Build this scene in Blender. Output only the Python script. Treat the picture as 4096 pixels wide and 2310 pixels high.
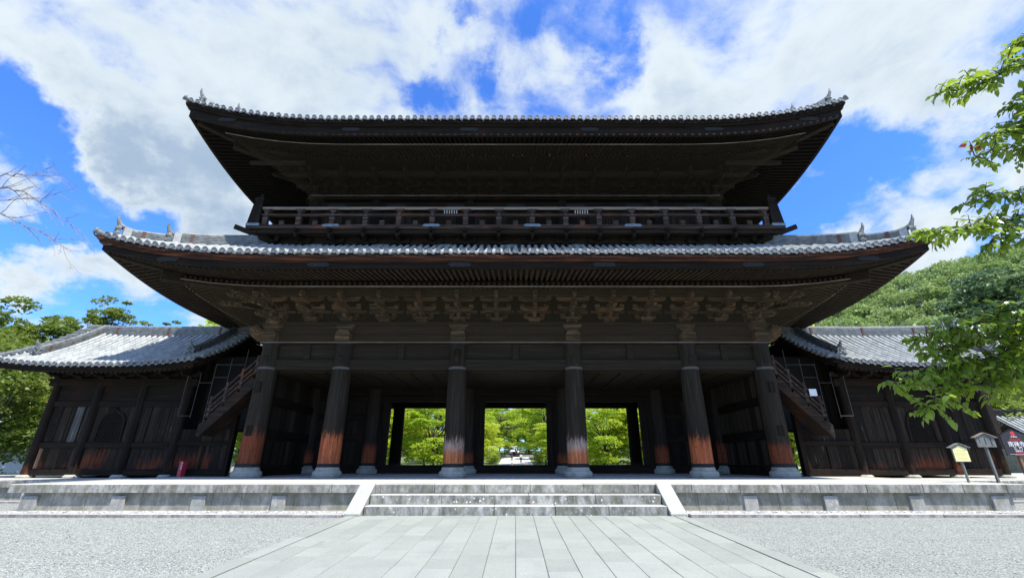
import bpy, bmesh, math, random
import numpy as np
from mathutils import Vector, Matrix
R = math.radians
rnd = random.Random(7)
rng = np.random.default_rng(11)
for o in list(bpy.data.objects): bpy.data.objects.remove(o, do_unlink=True)
scene = bpy.context.scene
COL = scene.collection

# ------------------------------------------------------------------ camera, sky, sun, exposure
cam = bpy.data.cameras.new('camera'); camo = bpy.data.objects.new('camera', cam); COL.objects.link(camo)
cam.sensor_width = 36; cam.lens = 15.386; cam.shift_x = -0.0035; cam.clip_start = .05; cam.clip_end = 3000
camo.location = (0, 0, 1.3); camo.rotation_euler = (R(111.4), 0, 0)
scene.camera = camo
scene.view_settings.view_transform = 'Standard'; scene.view_settings.look = 'None'
scene.view_settings.gamma = 1; scene.view_settings.exposure = 0.52
scene.view_settings.use_curve_mapping = False

SUN_DIR = Vector((.40, -.40, 1.0)).normalized()        # towards the sun
elev = math.asin(SUN_DIR.z); azim = math.atan2(SUN_DIR.x, SUN_DIR.y)
sl = bpy.data.lights.new('sun', 'SUN'); sl.energy = 4.8; sl.angle = R(.53); sl.color = (1, .955, .86)
so = bpy.data.objects.new('sun', sl); COL.objects.link(so); so.location = (30, -30, 60)
so.rotation_euler = (-SUN_DIR).to_track_quat('-Z', 'Y').to_euler()

class NB:
    def __init__(s, nt): s.nt = nt
    def n(s, t, **k):
        n = s.nt.nodes.new(t)
        for a, v in k.items():
            if a.startswith('i_'):
                key = a[2:]; key = int(key) if key.isdigit() else key.replace('_', ' ')
                s.put(n.inputs[key], v)
            else: setattr(n, a, v)
        return n
    def put(s, inp, v):
        if isinstance(v, bpy.types.NodeSocket): s.nt.links.new(v, inp)
        elif isinstance(v, bpy.types.Node): s.nt.links.new(v.outputs[0], inp)
        else:
            if hasattr(inp, 'default_value'):
                try: inp.default_value = v
                except Exception: inp.default_value = tuple(v) + (1,)
    def m(s, op, a, b=0.0, c=0.0, clamp=False):
        n = s.nt.nodes.new('ShaderNodeMath'); n.operation = op; n.use_clamp = clamp
        for i, v in enumerate((a, b, c)): s.put(n.inputs[i], v)
        return n.outputs[0]
    def vm(s, op, a, b=(0, 0, 0)):
        n = s.nt.nodes.new('ShaderNodeVectorMath'); n.operation = op
        s.put(n.inputs[0], a); s.put(n.inputs[1], b)
        return n.outputs['Value'] if op in ('DOT_PRODUCT', 'LENGTH', 'DISTANCE') else n.outputs[0]
    def mix(s, f, a, b, mode='MIX'):
        n = s.nt.nodes.new('ShaderNodeMixRGB'); n.blend_type = mode
        s.put(n.inputs[0], f); s.put(n.inputs[1], a if not isinstance(a, tuple) else a[:3] + (1,)); s.put(n.inputs[2], b if not isinstance(b, tuple) else b[:3] + (1,))
        return n.outputs[0]
    def mr(s, v, a, b, c=0., d=1., smooth=True):
        n = s.nt.nodes.new('ShaderNodeMapRange'); n.interpolation_type = 'SMOOTHSTEP' if smooth else 'LINEAR'
        for i, q in enumerate((v, a, b, c, d)): s.put(n.inputs[i], q)
        return n.outputs[0]
    def noise(s, vec, scale, detail=4., rough=.55, dist=0.):
        n = s.nt.nodes.new('ShaderNodeTexNoise')
        s.put(n.inputs['Vector'], vec); n.inputs['Scale'].default_value = scale; n.inputs['Detail'].default_value = detail
        n.inputs['Roughness'].default_value = rough; n.inputs['Distortion'].default_value = dist
        return n.outputs[0]
    def vor(s, vec, scale, feature='F1', out='Distance', rand=1.):
        n = s.nt.nodes.new('ShaderNodeTexVoronoi'); n.feature = feature
        s.put(n.inputs['Vector'], vec); n.inputs['Scale'].default_value = scale; n.inputs['Randomness'].default_value = rand
        return n.outputs[out]
    def scale(s, vec, sc): return s.vm('MULTIPLY', vec, sc)
    def bump(s, h, strength=.3, dist=.02):
        n = s.nt.nodes.new('ShaderNodeBump'); n.inputs['Strength'].default_value = strength; n.inputs['Distance'].default_value = dist
        s.put(n.inputs['Height'], h); return n.outputs[0]

BLOBS = [(-0.715,0.526,0.461,0.088,-1.0),(-0.679,0.622,0.389,0.087,-0.9),(-0.725,0.485,0.489,0.053,-0.8),(-0.745,0.594,0.302,0.067,-1.12),(-0.67,0.668,0.324,0.058,-0.75),(-0.616,0.668,0.418,0.063,-0.75),(-0.733,0.641,0.229,0.052,-0.62),(-0.622,0.744,0.243,0.085,-0.62),(0.212,0.649,0.731,0.052,-0.95),(0.157,0.682,0.714,0.039,-0.47),(0.069,0.702,0.708,0.039,-0.47),(-0.082,0.585,0.807,0.034,-0.57),(-0.147,0.627,0.765,0.024,-0.47),(-0.163,0.713,0.682,0.046,-0.76),(-0.039,0.687,0.725,0.039,-0.57),(0.026,0.607,0.794,0.048,-0.33),(0.112,0.62,0.777,0.042,-0.38),(0.171,0.599,0.783,0.041,-0.38),(0.61,0.625,0.487,0.072,-1.0),(0.563,0.701,0.438,0.059,-1.0),(0.664,0.571,0.483,0.049,-0.6),(0.531,0.756,0.384,0.056,-0.7),(0.722,0.622,0.302,0.046,-0.7),(0.746,0.552,0.373,0.038,0.3),(0.628,0.573,0.526,0.034,-0.1),(0.701,0.544,0.461,0.03,-0.4),(-0.713,0.581,0.392,0.037,1.22),(-0.74,0.564,0.367,0.045,0.81),(-0.621,0.642,0.45,0.075,1.22),(-0.569,0.69,0.448,0.082,1.08),(-0.644,0.603,0.47,0.047,0.94),(-0.658,0.535,0.531,0.078,0.81),(-0.565,0.629,0.533,0.099,0.94),(-0.554,0.742,0.377,0.077,1.22),(-0.671,0.684,0.287,0.059,1.1),(-0.712,0.642,0.284,0.044,1.1),(-0.736,0.638,0.228,0.031,1.1),(-0.747,0.613,0.257,0.04,1.1),(-0.561,0.787,0.257,0.062,1.1),(-0.485,0.559,0.672,0.239,0.7),(-0.272,0.646,0.713,0.194,0.5),(0.067,0.665,0.744,0.085,0.7),(0.281,0.671,0.687,0.09,0.7),(0.372,0.594,0.714,0.202,0.56),(0.604,0.51,0.613,0.159,0.64),(0.643,0.548,0.536,0.081,0.6),(0.589,0.695,0.413,0.048,1.1),(0.623,0.691,0.367,0.055,1.0),(0.671,0.658,0.342,0.056,0.6),(0.692,0.598,0.404,0.053,0.5),(0.742,0.539,0.398,0.042,0.8),(0.673,0.679,0.292,0.045,0.5),(-0.672,0.477,0.566,0.061,0.3)]
w = bpy.data.worlds.new('World'); scene.world = w; w.use_nodes = True
nt = w.node_tree; nt.nodes.clear(); b = NB(nt)
dirn = b.n('ShaderNodeTexCoord').outputs['Generated']
sky = b.n('ShaderNodeTexSky', sky_type='NISHITA', sun_disc=False, sun_elevation=elev, sun_rotation=azim, altitude=50, air_density=1.0, dust_density=.25, ozone_density=3.0)
skyc = b.mix(1.0, sky.outputs[0], (1.15, 2.1, 3.75), 'MULTIPLY')
sep = b.n('ShaderNodeSeparateXYZ', i_0=dirn)
zz = b.m('ADD', b.m('MAXIMUM', sep.outputs[2], 0.0), .22)
pl = b.n('ShaderNodeCombineXYZ', i_0=b.m('DIVIDE', sep.outputs[0], zz), i_1=b.m('DIVIDE', sep.outputs[1], zz), i_2=0.0).outputs[0]
wob = b.noise(pl, 2.3, 3., .5)
plw = b.vm('ADD', pl, b.scale(b.n('ShaderNodeCombineXYZ', i_0=wob, i_1=b.noise(pl, 2.9, 3., .5)).outputs[0], (.22, .22, 0)))
n1 = b.noise(plw, 2.6, 12., .60)
n2 = b.noise(plw, 9.0, 8., .62)
dens = b.m('ADD', b.m('MULTIPLY', b.m('SUBTRACT', n1, .5), 3.6), b.m('MULTIPLY', b.m('SUBTRACT', n2, .5), 1.5))
dens = b.m('ADD', dens, .07)
wn_ = b.n('ShaderNodeTexNoise', i_Vector=dirn); wn_.inputs['Scale'].default_value = 6.5; wn_.inputs['Detail'].default_value = 6; wn_.inputs['Roughness'].default_value = .62
dirw = b.vm('ADD', dirn, b.scale(b.vm('SUBTRACT', wn_.outputs['Color'], (.5, .5, .5)), (.26, .26, .26)))
for (x, y, z, r, wt) in BLOBS:
    dd = b.vm('DISTANCE', dirw, (x, y, z))
    fo = b.mr(dd, r * 1.55, r * .2, 0., wt * .85)
    dens = b.m('ADD', dens, fo)
cover = b.mr(dens, -.46, .74)
n3 = b.noise(plw, 1.3, 5., .55)
n4 = b.noise(plw, 6.0, 8., .6)
bright = b.m('ADD', b.m('MULTIPLY', n3, .9), b.m('MULTIPLY', n4, .55))
thick = b.mr(dens, .2, 2.4)
bright = b.m('SUBTRACT', b.m('ADD', bright, .18), b.m('MULTIPLY', thick, .48))
cl = b.mix(b.mr(bright, .34, 1.02), (4.5, 5.9, 7.8), (9.2, 10.3, 11.0))
low = b.mr(sep.outputs[2], .0, .25, .0, 1.)
fin = b.mix(cover, skyc, cl)
bg = b.n('ShaderNodeBackground', i_0=fin, i_1=0.063)
b.n('ShaderNodeOutputWorld', i_0=bg.outputs[0])
w.cycles.sampling_method = 'MANUAL'; w.cycles.sample_map_resolution = 512

# ------------------------------------------------------------------ mesh helpers
ORG = {}
def link_mesh(name, V, F, mat, parent=None, org=(0, 0, 0), smooth=False, uv=None):
    V = np.asarray(V, dtype=np.float32) - np.asarray(org, dtype=np.float32)
    me = bpy.data.meshes.new(name)
    if isinstance(F, np.ndarray):
        me.vertices.add(len(V)); me.vertices.foreach_set('co', V.ravel())
        k = F.shape[1]; me.loops.add(F.size); me.loops.foreach_set('vertex_index', F.astype(np.int32).ravel())
        me.polygons.add(len(F)); me.polygons.foreach_set('loop_start', (np.arange(len(F)) * k).astype(np.int32))
        me.update(calc_edges=True)
    else:
        me.from_pydata(V.tolist(), [], F); me.update()
    if uv is not None:
        ul = me.uv_layers.new(name='UVMap'); ul.data.foreach_set('uv', np.asarray(uv, dtype=np.float32).ravel())
    if smooth: me.polygons.foreach_set('use_smooth', [True] * len(me.polygons))
    if mat: me.materials.append(mat)
    o = bpy.data.objects.new(name, me); COL.objects.link(o)
    p = Vector(org)
    if parent: o.parent = parent; p = p - ORG[parent.name]
    o.location = p; ORG[o.name] = Vector(org)
    return o
def tag(o, label=None, cat=None, group=None, kind=None):
    if label: o['label'] = label
    if cat: o['category'] = cat
    if group: o['group'] = group
    if kind: o['kind'] = kind
    return o
def empty(name, loc, label, cat, group=None, rz=0):
    o = bpy.data.objects.new(name, None); COL.objects.link(o); o.location = loc; o.rotation_euler = (0, 0, rz)
    o.empty_display_size = .3; ORG[o.name] = Vector(loc)
    return tag(o, label, cat, group)
def inst(src, parent, org, rz=0.0, scale=None):
    c = src.copy(); COL.objects.link(c)
    if parent is not None: c.parent = parent; c.location = Vector(org) - ORG[parent.name]
    else: c.location = org
    if rz: c.rotation_euler = (0, 0, rz)
    if scale: c.scale = scale
    ORG[c.name] = Vector(org)
    for ch in src.children:
        d = ch.copy(); COL.objects.link(d); d.parent = c; ORG[d.name] = Vector(org)
        for g in ch.children:
            e = g.copy(); COL.objects.link(e); e.parent = d; ORG[e.name] = Vector(org)
    return c

class MB:
    def __init__(s): s.v = []; s.f = []; s.uv = []
    def add(s, V, F):
        k = len(s.v); s.v += [tuple(map(float, p)) for p in V]; s.f += [tuple(i + k for i in f) for f in F]; return s
    def box(s, x0, x1, y0, y1, z0, z1, bev=0.0, rz=0.0, piv=None):
        if bev > 0:
            V = []
            c = [(x0 + bev, y0), (x1 - bev, y0), (x1, y0 + bev), (x1, y1 - bev), (x1 - bev, y1), (x0 + bev, y1), (x0, y1 - bev), (x0, y0 + bev)]
            ci = [(x0 + bev, y0 + bev), (x1 - bev, y0 + bev), (x1 - bev, y0 + bev), (x1 - bev, y1 - bev), (x1 - bev, y1 - bev), (x0 + bev, y1 - bev), (x0 + bev, y1 - bev), (x0 + bev, y0 + bev)]
            V = [(x, y, z0) for x, y in c] + [(x, y, z1 - bev) for x, y in c] + [(x, y, z1) for x, y in ci]
            F = [tuple(range(7, -1, -1))] + [(i, (i + 1) % 8, 8 + (i + 1) % 8, 8 + i) for i in range(8)] + [(8 + i, 8 + (i + 1) % 8, 16 + (i + 1) % 8, 16 + i) for i in range(8)] + [(16, 18, 20, 22)]
        else:
            V = [(x, y, z) for z in (z0, z1) for x, y in ((x0, y0), (x1, y0), (x1, y1), (x0, y1))]
            F = [(3, 2, 1, 0), (4, 5, 6, 7), (0, 1, 5, 4), (1, 2, 6, 5), (2, 3, 7, 6), (3, 0, 4, 7)]
        if rz:
            cx, cy = piv or ((x0 + x1) / 2, (y0 + y1) / 2); ca, sa = math.cos(rz), math.sin(rz)
            V = [(cx + (x - cx) * ca - (y - cy) * sa, cy + (x - cx) * sa + (y - cy) * ca, z) for x, y, z in V]
        return s.add(V, F)
    def beam(s, p0, p1, w, h, w1=None, h1=None, up=(0, 0, 1)):
        p0, p1 = Vector(p0), Vector(p1); d = (p1 - p0).normalized(); up = Vector(up)
        sd = d.cross(up)
        if sd.length < 1e-4: sd = d.cross(Vector((0, 1, 0)))
        sd.normalize(); u = sd.cross(d)
        w1 = w if w1 is None else w1; h1 = h if h1 is None else h1
        V = []
        for p, ww, hh in ((p0, w, h), (p1, w1, h1)):
            for a, c in ((-.5, -.5), (.5, -.5), (.5, .5), (-.5, .5)): V.append(p + sd * a * ww + u * c * hh)
        return s.add(V, [(3, 2, 1, 0), (4, 5, 6, 7), (0, 1, 5, 4), (1, 2, 6, 5), (2, 3, 7, 6), (3, 0, 4, 7)])
    def tube(s, path, radii, n=8, cap=True):
        path = [Vector(p) for p in path]
        if not hasattr(radii, '__len__'): radii = [radii] * len(path)
        V = []; prev = None
        for i, p in enumerate(path):
            a = path[max(i - 1, 0)]; c = path[min(i + 1, len(path) - 1)]; d = (c - a)
            d = d.normalized() if d.length > 1e-9 else Vector((0, 0, 1))
            if prev is None:
                x = d.cross(Vector((0, 0, 1)) if abs(d.z) < .9 else Vector((1, 0, 0))).normalized()
            else:
                x = prev - d * prev.dot(d); x = x.normalized() if x.length > 1e-6 else prev
            prev = x; y = d.cross(x)
            for k in range(n):
                t = 2 * math.pi * k / n; V.append(p + (x * math.cos(t) + y * math.sin(t)) * radii[i])
        F = []
        for i in range(len(path) - 1):
            for k in range(n): F.append((i * n + k, i * n + (k + 1) % n, (i + 1) * n + (k + 1) % n, (i + 1) * n + k))
        if cap: F.append(tuple(range(n - 1, -1, -1))); F.append(tuple((len(path) - 1) * n + k for k in range(n)))
        return s.add(V, F)
    def lathe(s, prof, c, n=24, cap=True):
        V = [(c[0] + r * math.cos(2 * math.pi * k / n), c[1] + r * math.sin(2 * math.pi * k / n), c[2] + z) for r, z in prof for k in range(n)]
        F = [(i * n + k, i * n + (k + 1) % n, (i + 1) * n + (k + 1) % n, (i + 1) * n + k) for i in range(len(prof) - 1) for k in range(n)]
        if cap: F.append(tuple(range(n - 1, -1, -1))); F.append(tuple((len(prof) - 1) * n + k for k in range(n)))
        return s.add(V, F)
    def prism(s, poly, fn, t0, t1):
        """poly: (u,v) list; fn(u,v,t)->xyz"""
        n = len(poly)
        V = [fn(u, v, t0) for u, v in poly] + [fn(u, v, t1) for u, v in poly]
        F = [tuple(range(n - 1, -1, -1)), tuple(range(n, 2 * n))] + [(i, (i + 1) % n, n + (i + 1) % n, n + i) for i in range(n)]
        return s.add(V, F)
    def grid(s, rows):
        m = len(rows[0]); V = [p for r in rows for p in r]
        F = [(i * m + j, i * m + j + 1, (i + 1) * m + j + 1, (i + 1) * m + j) for i in range(len(rows) - 1) for j in range(m - 1)]
        return s.add(V, F)
    def build(s, name, mat, parent=None, org=(0, 0, 0), smooth=False, bevel=0, label=None):
        if parent is not None and org == (0, 0, 0): org = tuple(ORG[parent.name])
        o = link_mesh(name, s.v, s.f, mat, parent, org, smooth)
        if bevel:
            md = o.modifiers.new('bevel', 'BEVEL'); md.width = bevel; md.segments = 1; md.limit_method = 'ANGLE'
        if label: o['label'] = label
        return o

# ------------------------------------------------------------------ materials
MATS = {}
def newmat(name):
    m = bpy.data.materials.new(name); m.use_nodes = True; nt = m.node_tree; nt.nodes.clear()
    b = NB(nt); MATS[name] = m
    return m, b
def finish(b, color, rough=.7, normal=None, spec=.4, metal=0., trans=None):
    p = b.n('ShaderNodeBsdfPrincipled'); b.put(p.inputs['Base Color'], color if not isinstance(color, tuple) else color[:3] + (1,)); b.put(p.inputs['Roughness'], rough)
    b.put(p.inputs['Specular IOR Level'], spec); b.put(p.inputs['Metallic'], metal)
    if normal is not None: b.put(p.inputs['Normal'], normal)
    out = p.outputs[0]
    if trans is not None:
        t = b.n('ShaderNodeBsdfTranslucent', i_0=trans[0]); mx = b.n('ShaderNodeMixShader', i_0=trans[1])
        b.put(mx.inputs[1], out); b.put(mx.inputs[2], t.outputs[0]); out = mx.outputs[0]
    b.n('ShaderNodeOutputMaterial', i_0=out)
def pos(b): return b.n('ShaderNodeNewGeometry').outputs['Position']

def wood(name, axis, dark=(.010, .0083, .0065), light=(.034, .0285, .0225), red=(.034, .019, .012), wear=None, wearcol=(.34, .115, .045), grey=.0, plank=0., spec=.12, bleach=0.):
    m, b = newmat(name); P = pos(b)
    st = {'x': (.35, 9, 9), 'y': (9, .35, 9), 'z': (9, 9, .35)}[axis]
    S = b.scale(P, st)
    n1 = b.noise(S, 1.6, 5., .65); n2 = b.noise(S, 6.0, 3., .6); n3 = b.noise(P, .9, 4., .6)
    c = b.mix(b.mr(n1, .42, .78), dark, light)
    c = b.mix(b.m('MULTIPLY', b.mr(n3, .5, .75), .6), c, red)
    c = b.mix(b.m('MULTIPLY', b.mr(n2, .6, .8), .55), c, tuple(x * 1.5 for x in light))
    if plank:
        ax = {'x': 2, 'y': 0, 'z': 0}[axis]
        sp = b.n('ShaderNodeSeparateXYZ', i_0=P)
        q = b.m('DIVIDE', b.m('ADD', sp.outputs[0], sp.outputs[1]) if axis == 'z' else sp.outputs[2], plank)
        fr = b.m('FRACT', q); fl = b.m('FLOOR', q)
        wn = b.n('ShaderNodeTexWhiteNoise', noise_dimensions='1D'); b.put(wn.inputs['W'], fl)
        c = b.mix(1.0, c, b.n('ShaderNodeCombineXYZ', i_0=b.mr(wn.outputs[0], 0, 1, .55, 1.6), i_1=b.mr(wn.outputs[0], 0, 1, .55, 1.6), i_2=b.mr(wn.outputs[0], 0, 1, .55, 1.6)).outputs[0], 'MULTIPLY')
        edge = b.m('LESS_THAN', b.m('ABSOLUTE', b.m('SUBTRACT', fr, .5)), .465)
        c = b.mix(b.m('SUBTRACT', 1., edge), c, (.004, .004, .004))
    if light[0] < .11: c = b.mix(1., c, (1.0, .88, .74), 'MULTIPLY')
    if bleach:
        bn = b.noise(b.scale(P, (6, 6, .5)), 1.3, 5., .7); bf = b.m('MULTIPLY', b.mr(bn, .60, .74), b.mr(n3, .45, .62))
        c = b.mix(b.m('MULTIPLY', bf, bleach), c, (.21, .205, .19))
    if wear is not None:
        z0, z1, amt = wear
        rn = b.n('ShaderNodeObjectInfo').outputs['Random']
        z0 = b.m('ADD', z0 - .28, b.m('MULTIPLY', rn, .5))
        sz = b.n('ShaderNodeSeparateXYZ', i_0=P).outputs[2]
        pn = b.noise(b.scale(P, (9, 9, 1.1)), 1.4, 5., .75)
        h = b.m('SUBTRACT', b.m('ADD', z0, b.m('MULTIPLY', pn, z1)), sz)
        f = b.mr(h, 0., .42)
        if amt >= 1: f = b.m('MULTIPLY', f, b.mr(b.noise(b.scale(P, (3, 3, 1.2)), 1.1, 4., .65), .28, .55, .68, 1.))
        patch = b.mr(b.noise(b.scale(P, (1, 1, .5)), 1.1, 3., .6), .46, .62) if amt < 1 else 1.0
        f = b.m('MULTIPLY', b.m('MULTIPLY', f, patch), amt if amt < 1 else 1.0, clamp=True)
        wc = b.mix(b.mr(n1, .35, .7), tuple(x * .45 for x in wearcol), wearcol)
        if grey: 
            gm = b.mr(b.m('ABSOLUTE', b.m('SUBTRACT', b.m('ADD', sz, b.m('MULTIPLY', pn, .5)), 2.25)), .5, .12)
            wc = b.mix(b.m('MULTIPLY', gm, grey), wc, (.36, .33, .30))
        pit = b.mr(b.noise(b.scale(P, (14, 14, 5)), 1.5, 2., .5), .62, .7)
        wc = b.mix(b.m('MULTIPLY', pit, .7), wc, (.05, .02, .012))
        c = b.mix(f, c, wc)
    finish(b, c, b.mr(n1, .2, .8, .65, .92), b.bump(b.m('ADD', n1, b.m('MULTIPLY', n2, .5)), .5, .012), spec)
    return m

for ax in 'xyz': wood('wood_' + ax, ax)
wood('wood_board', 'z', dark=(.013, .0113, .0095), light=(.042, .0365, .030), plank=.31)
wood('wood_side', 'z', dark=(.028, .0245, .0205), light=(.078, .068, .057), red=(.04, .032, .025), plank=.42, bleach=.5)
wood('wood_ceiling', 'x', dark=(.026, .023, .0185), light=(.056, .049, .039), red=(.036, .029, .020))
wood('wood_beam', 'x', dark=(.021, .0188, .0155), light=(.046, .041, .034), red=(.027, .021, .016))
wood('column_wood', 'z', dark=(.020, .0188, .0165), light=(.054, .050, .044), red=(.026, .022, .018), wear=(1.62, 1.6, 1.), wearcol=(.66, .22, .09), grey=.75)
wood('column_wood_brown', 'z', dark=(.020, .0188, .0165), light=(.054, .050, .044), red=(.026, .022, .018), wear=(1.5, 1.6, 1.), wearcol=(.60, .17, .07))
wood('column_wood_dim', 'z', dark=(.025, .022, .02), light=(.06, .055, .05), red=(.04, .03, .025), wear=(1.6, .9, 1.), wearcol=(.34, .095, .04))
wood('column_back', 'z')
wood('column_corner', 'z', dark=(.022, .0205, .018), light=(.058, .054, .048), red=(.028, .024, .020), wear=(1.5, 1.6, 1.), wearcol=(.26, .075, .035))
wood('shaded_board', 'x', dark=(.008, .0075, .007), light=(.022, .02, .018), red=(.02, .015, .012))  # boards darkened behind brackets and under upper eaves, shade put into the colour
wood('wing_board', 'z', dark=(.013, .011, .009), light=(.052, .046, .039), red=(.024, .017, .012), plank=.48, wear=(.8, 1.6, .75), wearcol=(.20, .055, .024), bleach=.8)
wood('wing_post', 'z', dark=(.011, .009, .0075), light=(.036, .031, .026), wear=(.3, 1.8, .7), wearcol=(.24, .07, .03))
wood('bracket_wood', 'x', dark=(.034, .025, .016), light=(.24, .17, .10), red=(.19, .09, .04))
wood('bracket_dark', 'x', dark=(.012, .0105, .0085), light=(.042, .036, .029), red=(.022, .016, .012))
wood('rail_wood', 'x', dark=(.035, .024, .018), light=(.15, .105, .08), red=(.18, .065, .032))
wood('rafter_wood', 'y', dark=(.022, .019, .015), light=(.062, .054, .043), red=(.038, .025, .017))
wood('rafter_shaded', 'y', dark=(.006, .0052, .0042), light=(.017, .0145, .0115), red=(.017, .010, .007))  # darker copy of the rafter wood, upper-eave shade put into its colour
wood('rafter_wood_x', 'x', dark=(.035, .028, .024), light=(.10, .08, .065), red=(.12, .05, .03))
wood('red_board', 'x', dark=(.03, .018, .013), light=(.26, .085, .04), red=(.05, .03, .02))
wood('stair_wood', 'x', dark=(.02, .017, .015), light=(.06, .05, .043), red=(.10, .04, .024))
wood('stair_brown', 'z', dark=(.06, .04, .028), light=(.17, .115, .08), red=(.14, .07, .04))
wood('pale_board', 'z', dark=(.06, .06, .055), light=(.22, .215, .20), red=(.05, .045, .04))
wood('pale_wood', 'x', dark=(.20, .17, .14), light=(.42, .38, .33), red=(.3, .22, .16))
wood('post_wood', 'z', dark=(.12, .13, .12), light=(.34, .36, .34), red=(.2, .2, .18))
wood('brown_post', 'z', dark=(.14, .08, .05), light=(.42, .26, .17), red=(.32, .16, .09))

def stone(name, base=(.42, .42, .40), stain=1.0, lichen=.0, tone=.25, dark=(.07, .068, .06), gran=.5):
    m, b = newmat(name); P = pos(b)
    g = b.n('ShaderNodeNewGeometry')
    nz = b.n('ShaderNodeSeparateXYZ', i_0=g.outputs['Normal']).outputs[2]
    sp = b.noise(P, 90, 2., .6); n2 = b.noise(P, 2.2, 5., .65); n3 = b.noise(P, 14, 4., .7)
    c = b.mix(b.mr(sp, .35, .68), tuple(x * (1 - gran * .6) for x in base), tuple(min(1, x * 1.18) for x in base))
    c = b.mix(b.m('MULTIPLY', b.mr(n2, .45, .7), tone), c, tuple(x * .55 for x in base))
    ri = b.n('ShaderNodeNewGeometry').outputs['Random Per Island']
    k = b.mr(ri, 0, 1, .82, 1.12, False)
    c = b.mix(1., c, b.n('ShaderNodeCombineXYZ', i_0=k, i_1=k, i_2=k).outputs[0], 'MULTIPLY')
    if stain:
        vs = b.noise(b.scale(P, (3.2, 3.2, 1.3)), 1.6, 7., .75)
        vert = b.mr(nz, .6, .3)
        f = b.m('MULTIPLY', b.m('MULTIPLY', b.mr(vs, .26, .66), vert), stain, clamp=True)
        c = b.mix(f, c, dark)
        gr = b.m('MULTIPLY', b.m('MULTIPLY', b.mr(n2, .5, .62), vert), .35)
        c = b.mix(gr, c, (.16, .17, .09))
    if lichen:
        v = b.vor(P, 9.0); cl = b.mr(b.noise(P, 1.7, 3., .6), .46, .6)
        f = b.m('MULTIPLY', b.m('MULTIPLY', b.mr(b.m('ADD', v, b.m('MULTIPLY', n3, .25)), .36, .27), cl), lichen)
        c = b.mix(f, c, (.72, .72, .66))
    finish(b, c, .8, b.bump(b.m('ADD', b.m('MULTIPLY', sp, .4), n3), .45, .012), .25)
    return m
stone('granite', (.50, .49, .44), .85, dark=(.085, .08, .068))
stone('granite_wall', (.46, .44, .37), .62, dark=(.075, .068, .052))
stone('granite_step', (.52, .52, .48), .92, lichen=1.0, dark=(.085, .083, .07))
stone('granite_clean', (.42, .42, .38), .5, tone=.2)
stone('granite_post', (.48, .47, .43), .45, lichen=.3)
stone('plinth_stone', (.47, .46, .395), .3, tone=.5)
stone('floor_stone', (.62, .61, .54), 0, tone=.25)
stone('curb_stone', (.47, .455, .43), .75, dark=(.10, .07, .075))

def paving():
    m, b = newmat('paving_slab'); P = pos(b)
    sp = b.noise(P, 120, 2., .7); n2 = b.noise(P, 1.2, 5., .6); n3 = b.noise(P, 30, 3., .6)
    ri = b.n('ShaderNodeNewGeometry').outputs['Random Per Island']
    k = b.mr(ri, 0, 1, .90, 1.06, False)
    c = b.mix(b.mr(sp, .38, .64), (.27, .29, .255), (.42, .445, .395))
    c = b.mix(b.m('MULTIPLY', b.mr(n3, .5, .68), .35), c, (.30, .31, .30))
    c = b.mix(b.m('MULTIPLY', b.mr(n2, .42, .7), .30), c, (.26, .265, .26))
    c = b.mix(1., c, b.n('ShaderNodeCombineXYZ', i_0=k, i_1=k, i_2=k).outputs[0], 'MULTIPLY')
    st_ = b.mr(b.noise(b.scale(P, (1.5, .6, 1)), 1.3, 6., .7), .52, .72); c = b.mix(b.m('MULTIPLY', st_, .38), c, (.24, .245, .225))
    sp2 = b.mr(b.vor(P, 5.0), .10, .06); c = b.mix(b.m('MULTIPLY', sp2, .25), c, (.16, .16, .14))
    finish(b, c, .75, b.bump(b.m('ADD', sp, n3), .35, .006), .3)
paving()
def gravel(name, sc=42., c0=(.29, .31, .285), c1=(.45, .475, .44), bs=.45):
    m, b = newmat(name); P = pos(b)
    Pw = b.vm('ADD', P, b.scale(b.n('ShaderNodeCombineXYZ', i_0=b.noise(P, 20, 2.), i_1=b.noise(P, 23, 2.)).outputs[0], (.03, .03, 0)))
    v = b.vor(Pw, sc); vc = b.vor(Pw, sc, out='Color'); v2 = b.vor(Pw, sc * .45); vc2 = b.vor(Pw, sc * .45, out='Color')
    g = b.n('ShaderNodeSeparateXYZ', i_0=vc).outputs[0]; g2 = b.n('ShaderNodeSeparateXYZ', i_0=vc2).outputs[0]
    big = b.noise(P, .35, 4., .6)
    t = b.m('ADD', b.m('MULTIPLY', g, .65), b.m('MULTIPLY', g2, .35))
    c = b.mix(b.mr(t, .1, .9), c0, c1)
    c = b.mix(b.m('MULTIPLY', b.mr(big, .4, .7), .3), c, (.44, .42, .37)); c = b.mix(b.m('MULTIPLY', b.mr(b.noise(b.scale(P, (.25, .9, 1)), .8, 5., .6), .48, .68), .35), c, (.25, .26, .245))
    c = b.mix(b.mr(v, .45, .75), c, tuple(x * .45 for x in c0))
    h = b.m('SUBTRACT', 1., b.m('ADD', b.m('MULTIPLY', v, .8), b.m('MULTIPLY', v2, .5)))
    finish(b, c, .8, b.bump(h, bs, .03), .25)
gravel('gravel')
gravel('pebble_bed', 16., (.2, .2, .19), (.55, .55, .52), 1.)

def pebbles_mat(name, c0, c1, c2):
    m, b = newmat(name)
    g = b.n('ShaderNodeNewGeometry'); ri = g.outputs['Random Per Island']
    n = b.noise(g.outputs['Position'], 30, 3., .6)
    c = b.mix(b.mr(ri, 0, 1), c0, c1); c = b.mix(b.m('MULTIPLY', b.mr(n, .4, .7), .5), c, c2)
    finish(b, c, .75, b.bump(n, .3, .01), .3)
pebbles_mat('pebble', (.24, .25, .24), (.66, .66, .62), (.4, .38, .33))
pebbles_mat('gravel_chip', (.30, .32, .295), (.44, .465, .43), (.38, .39, .36))

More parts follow.
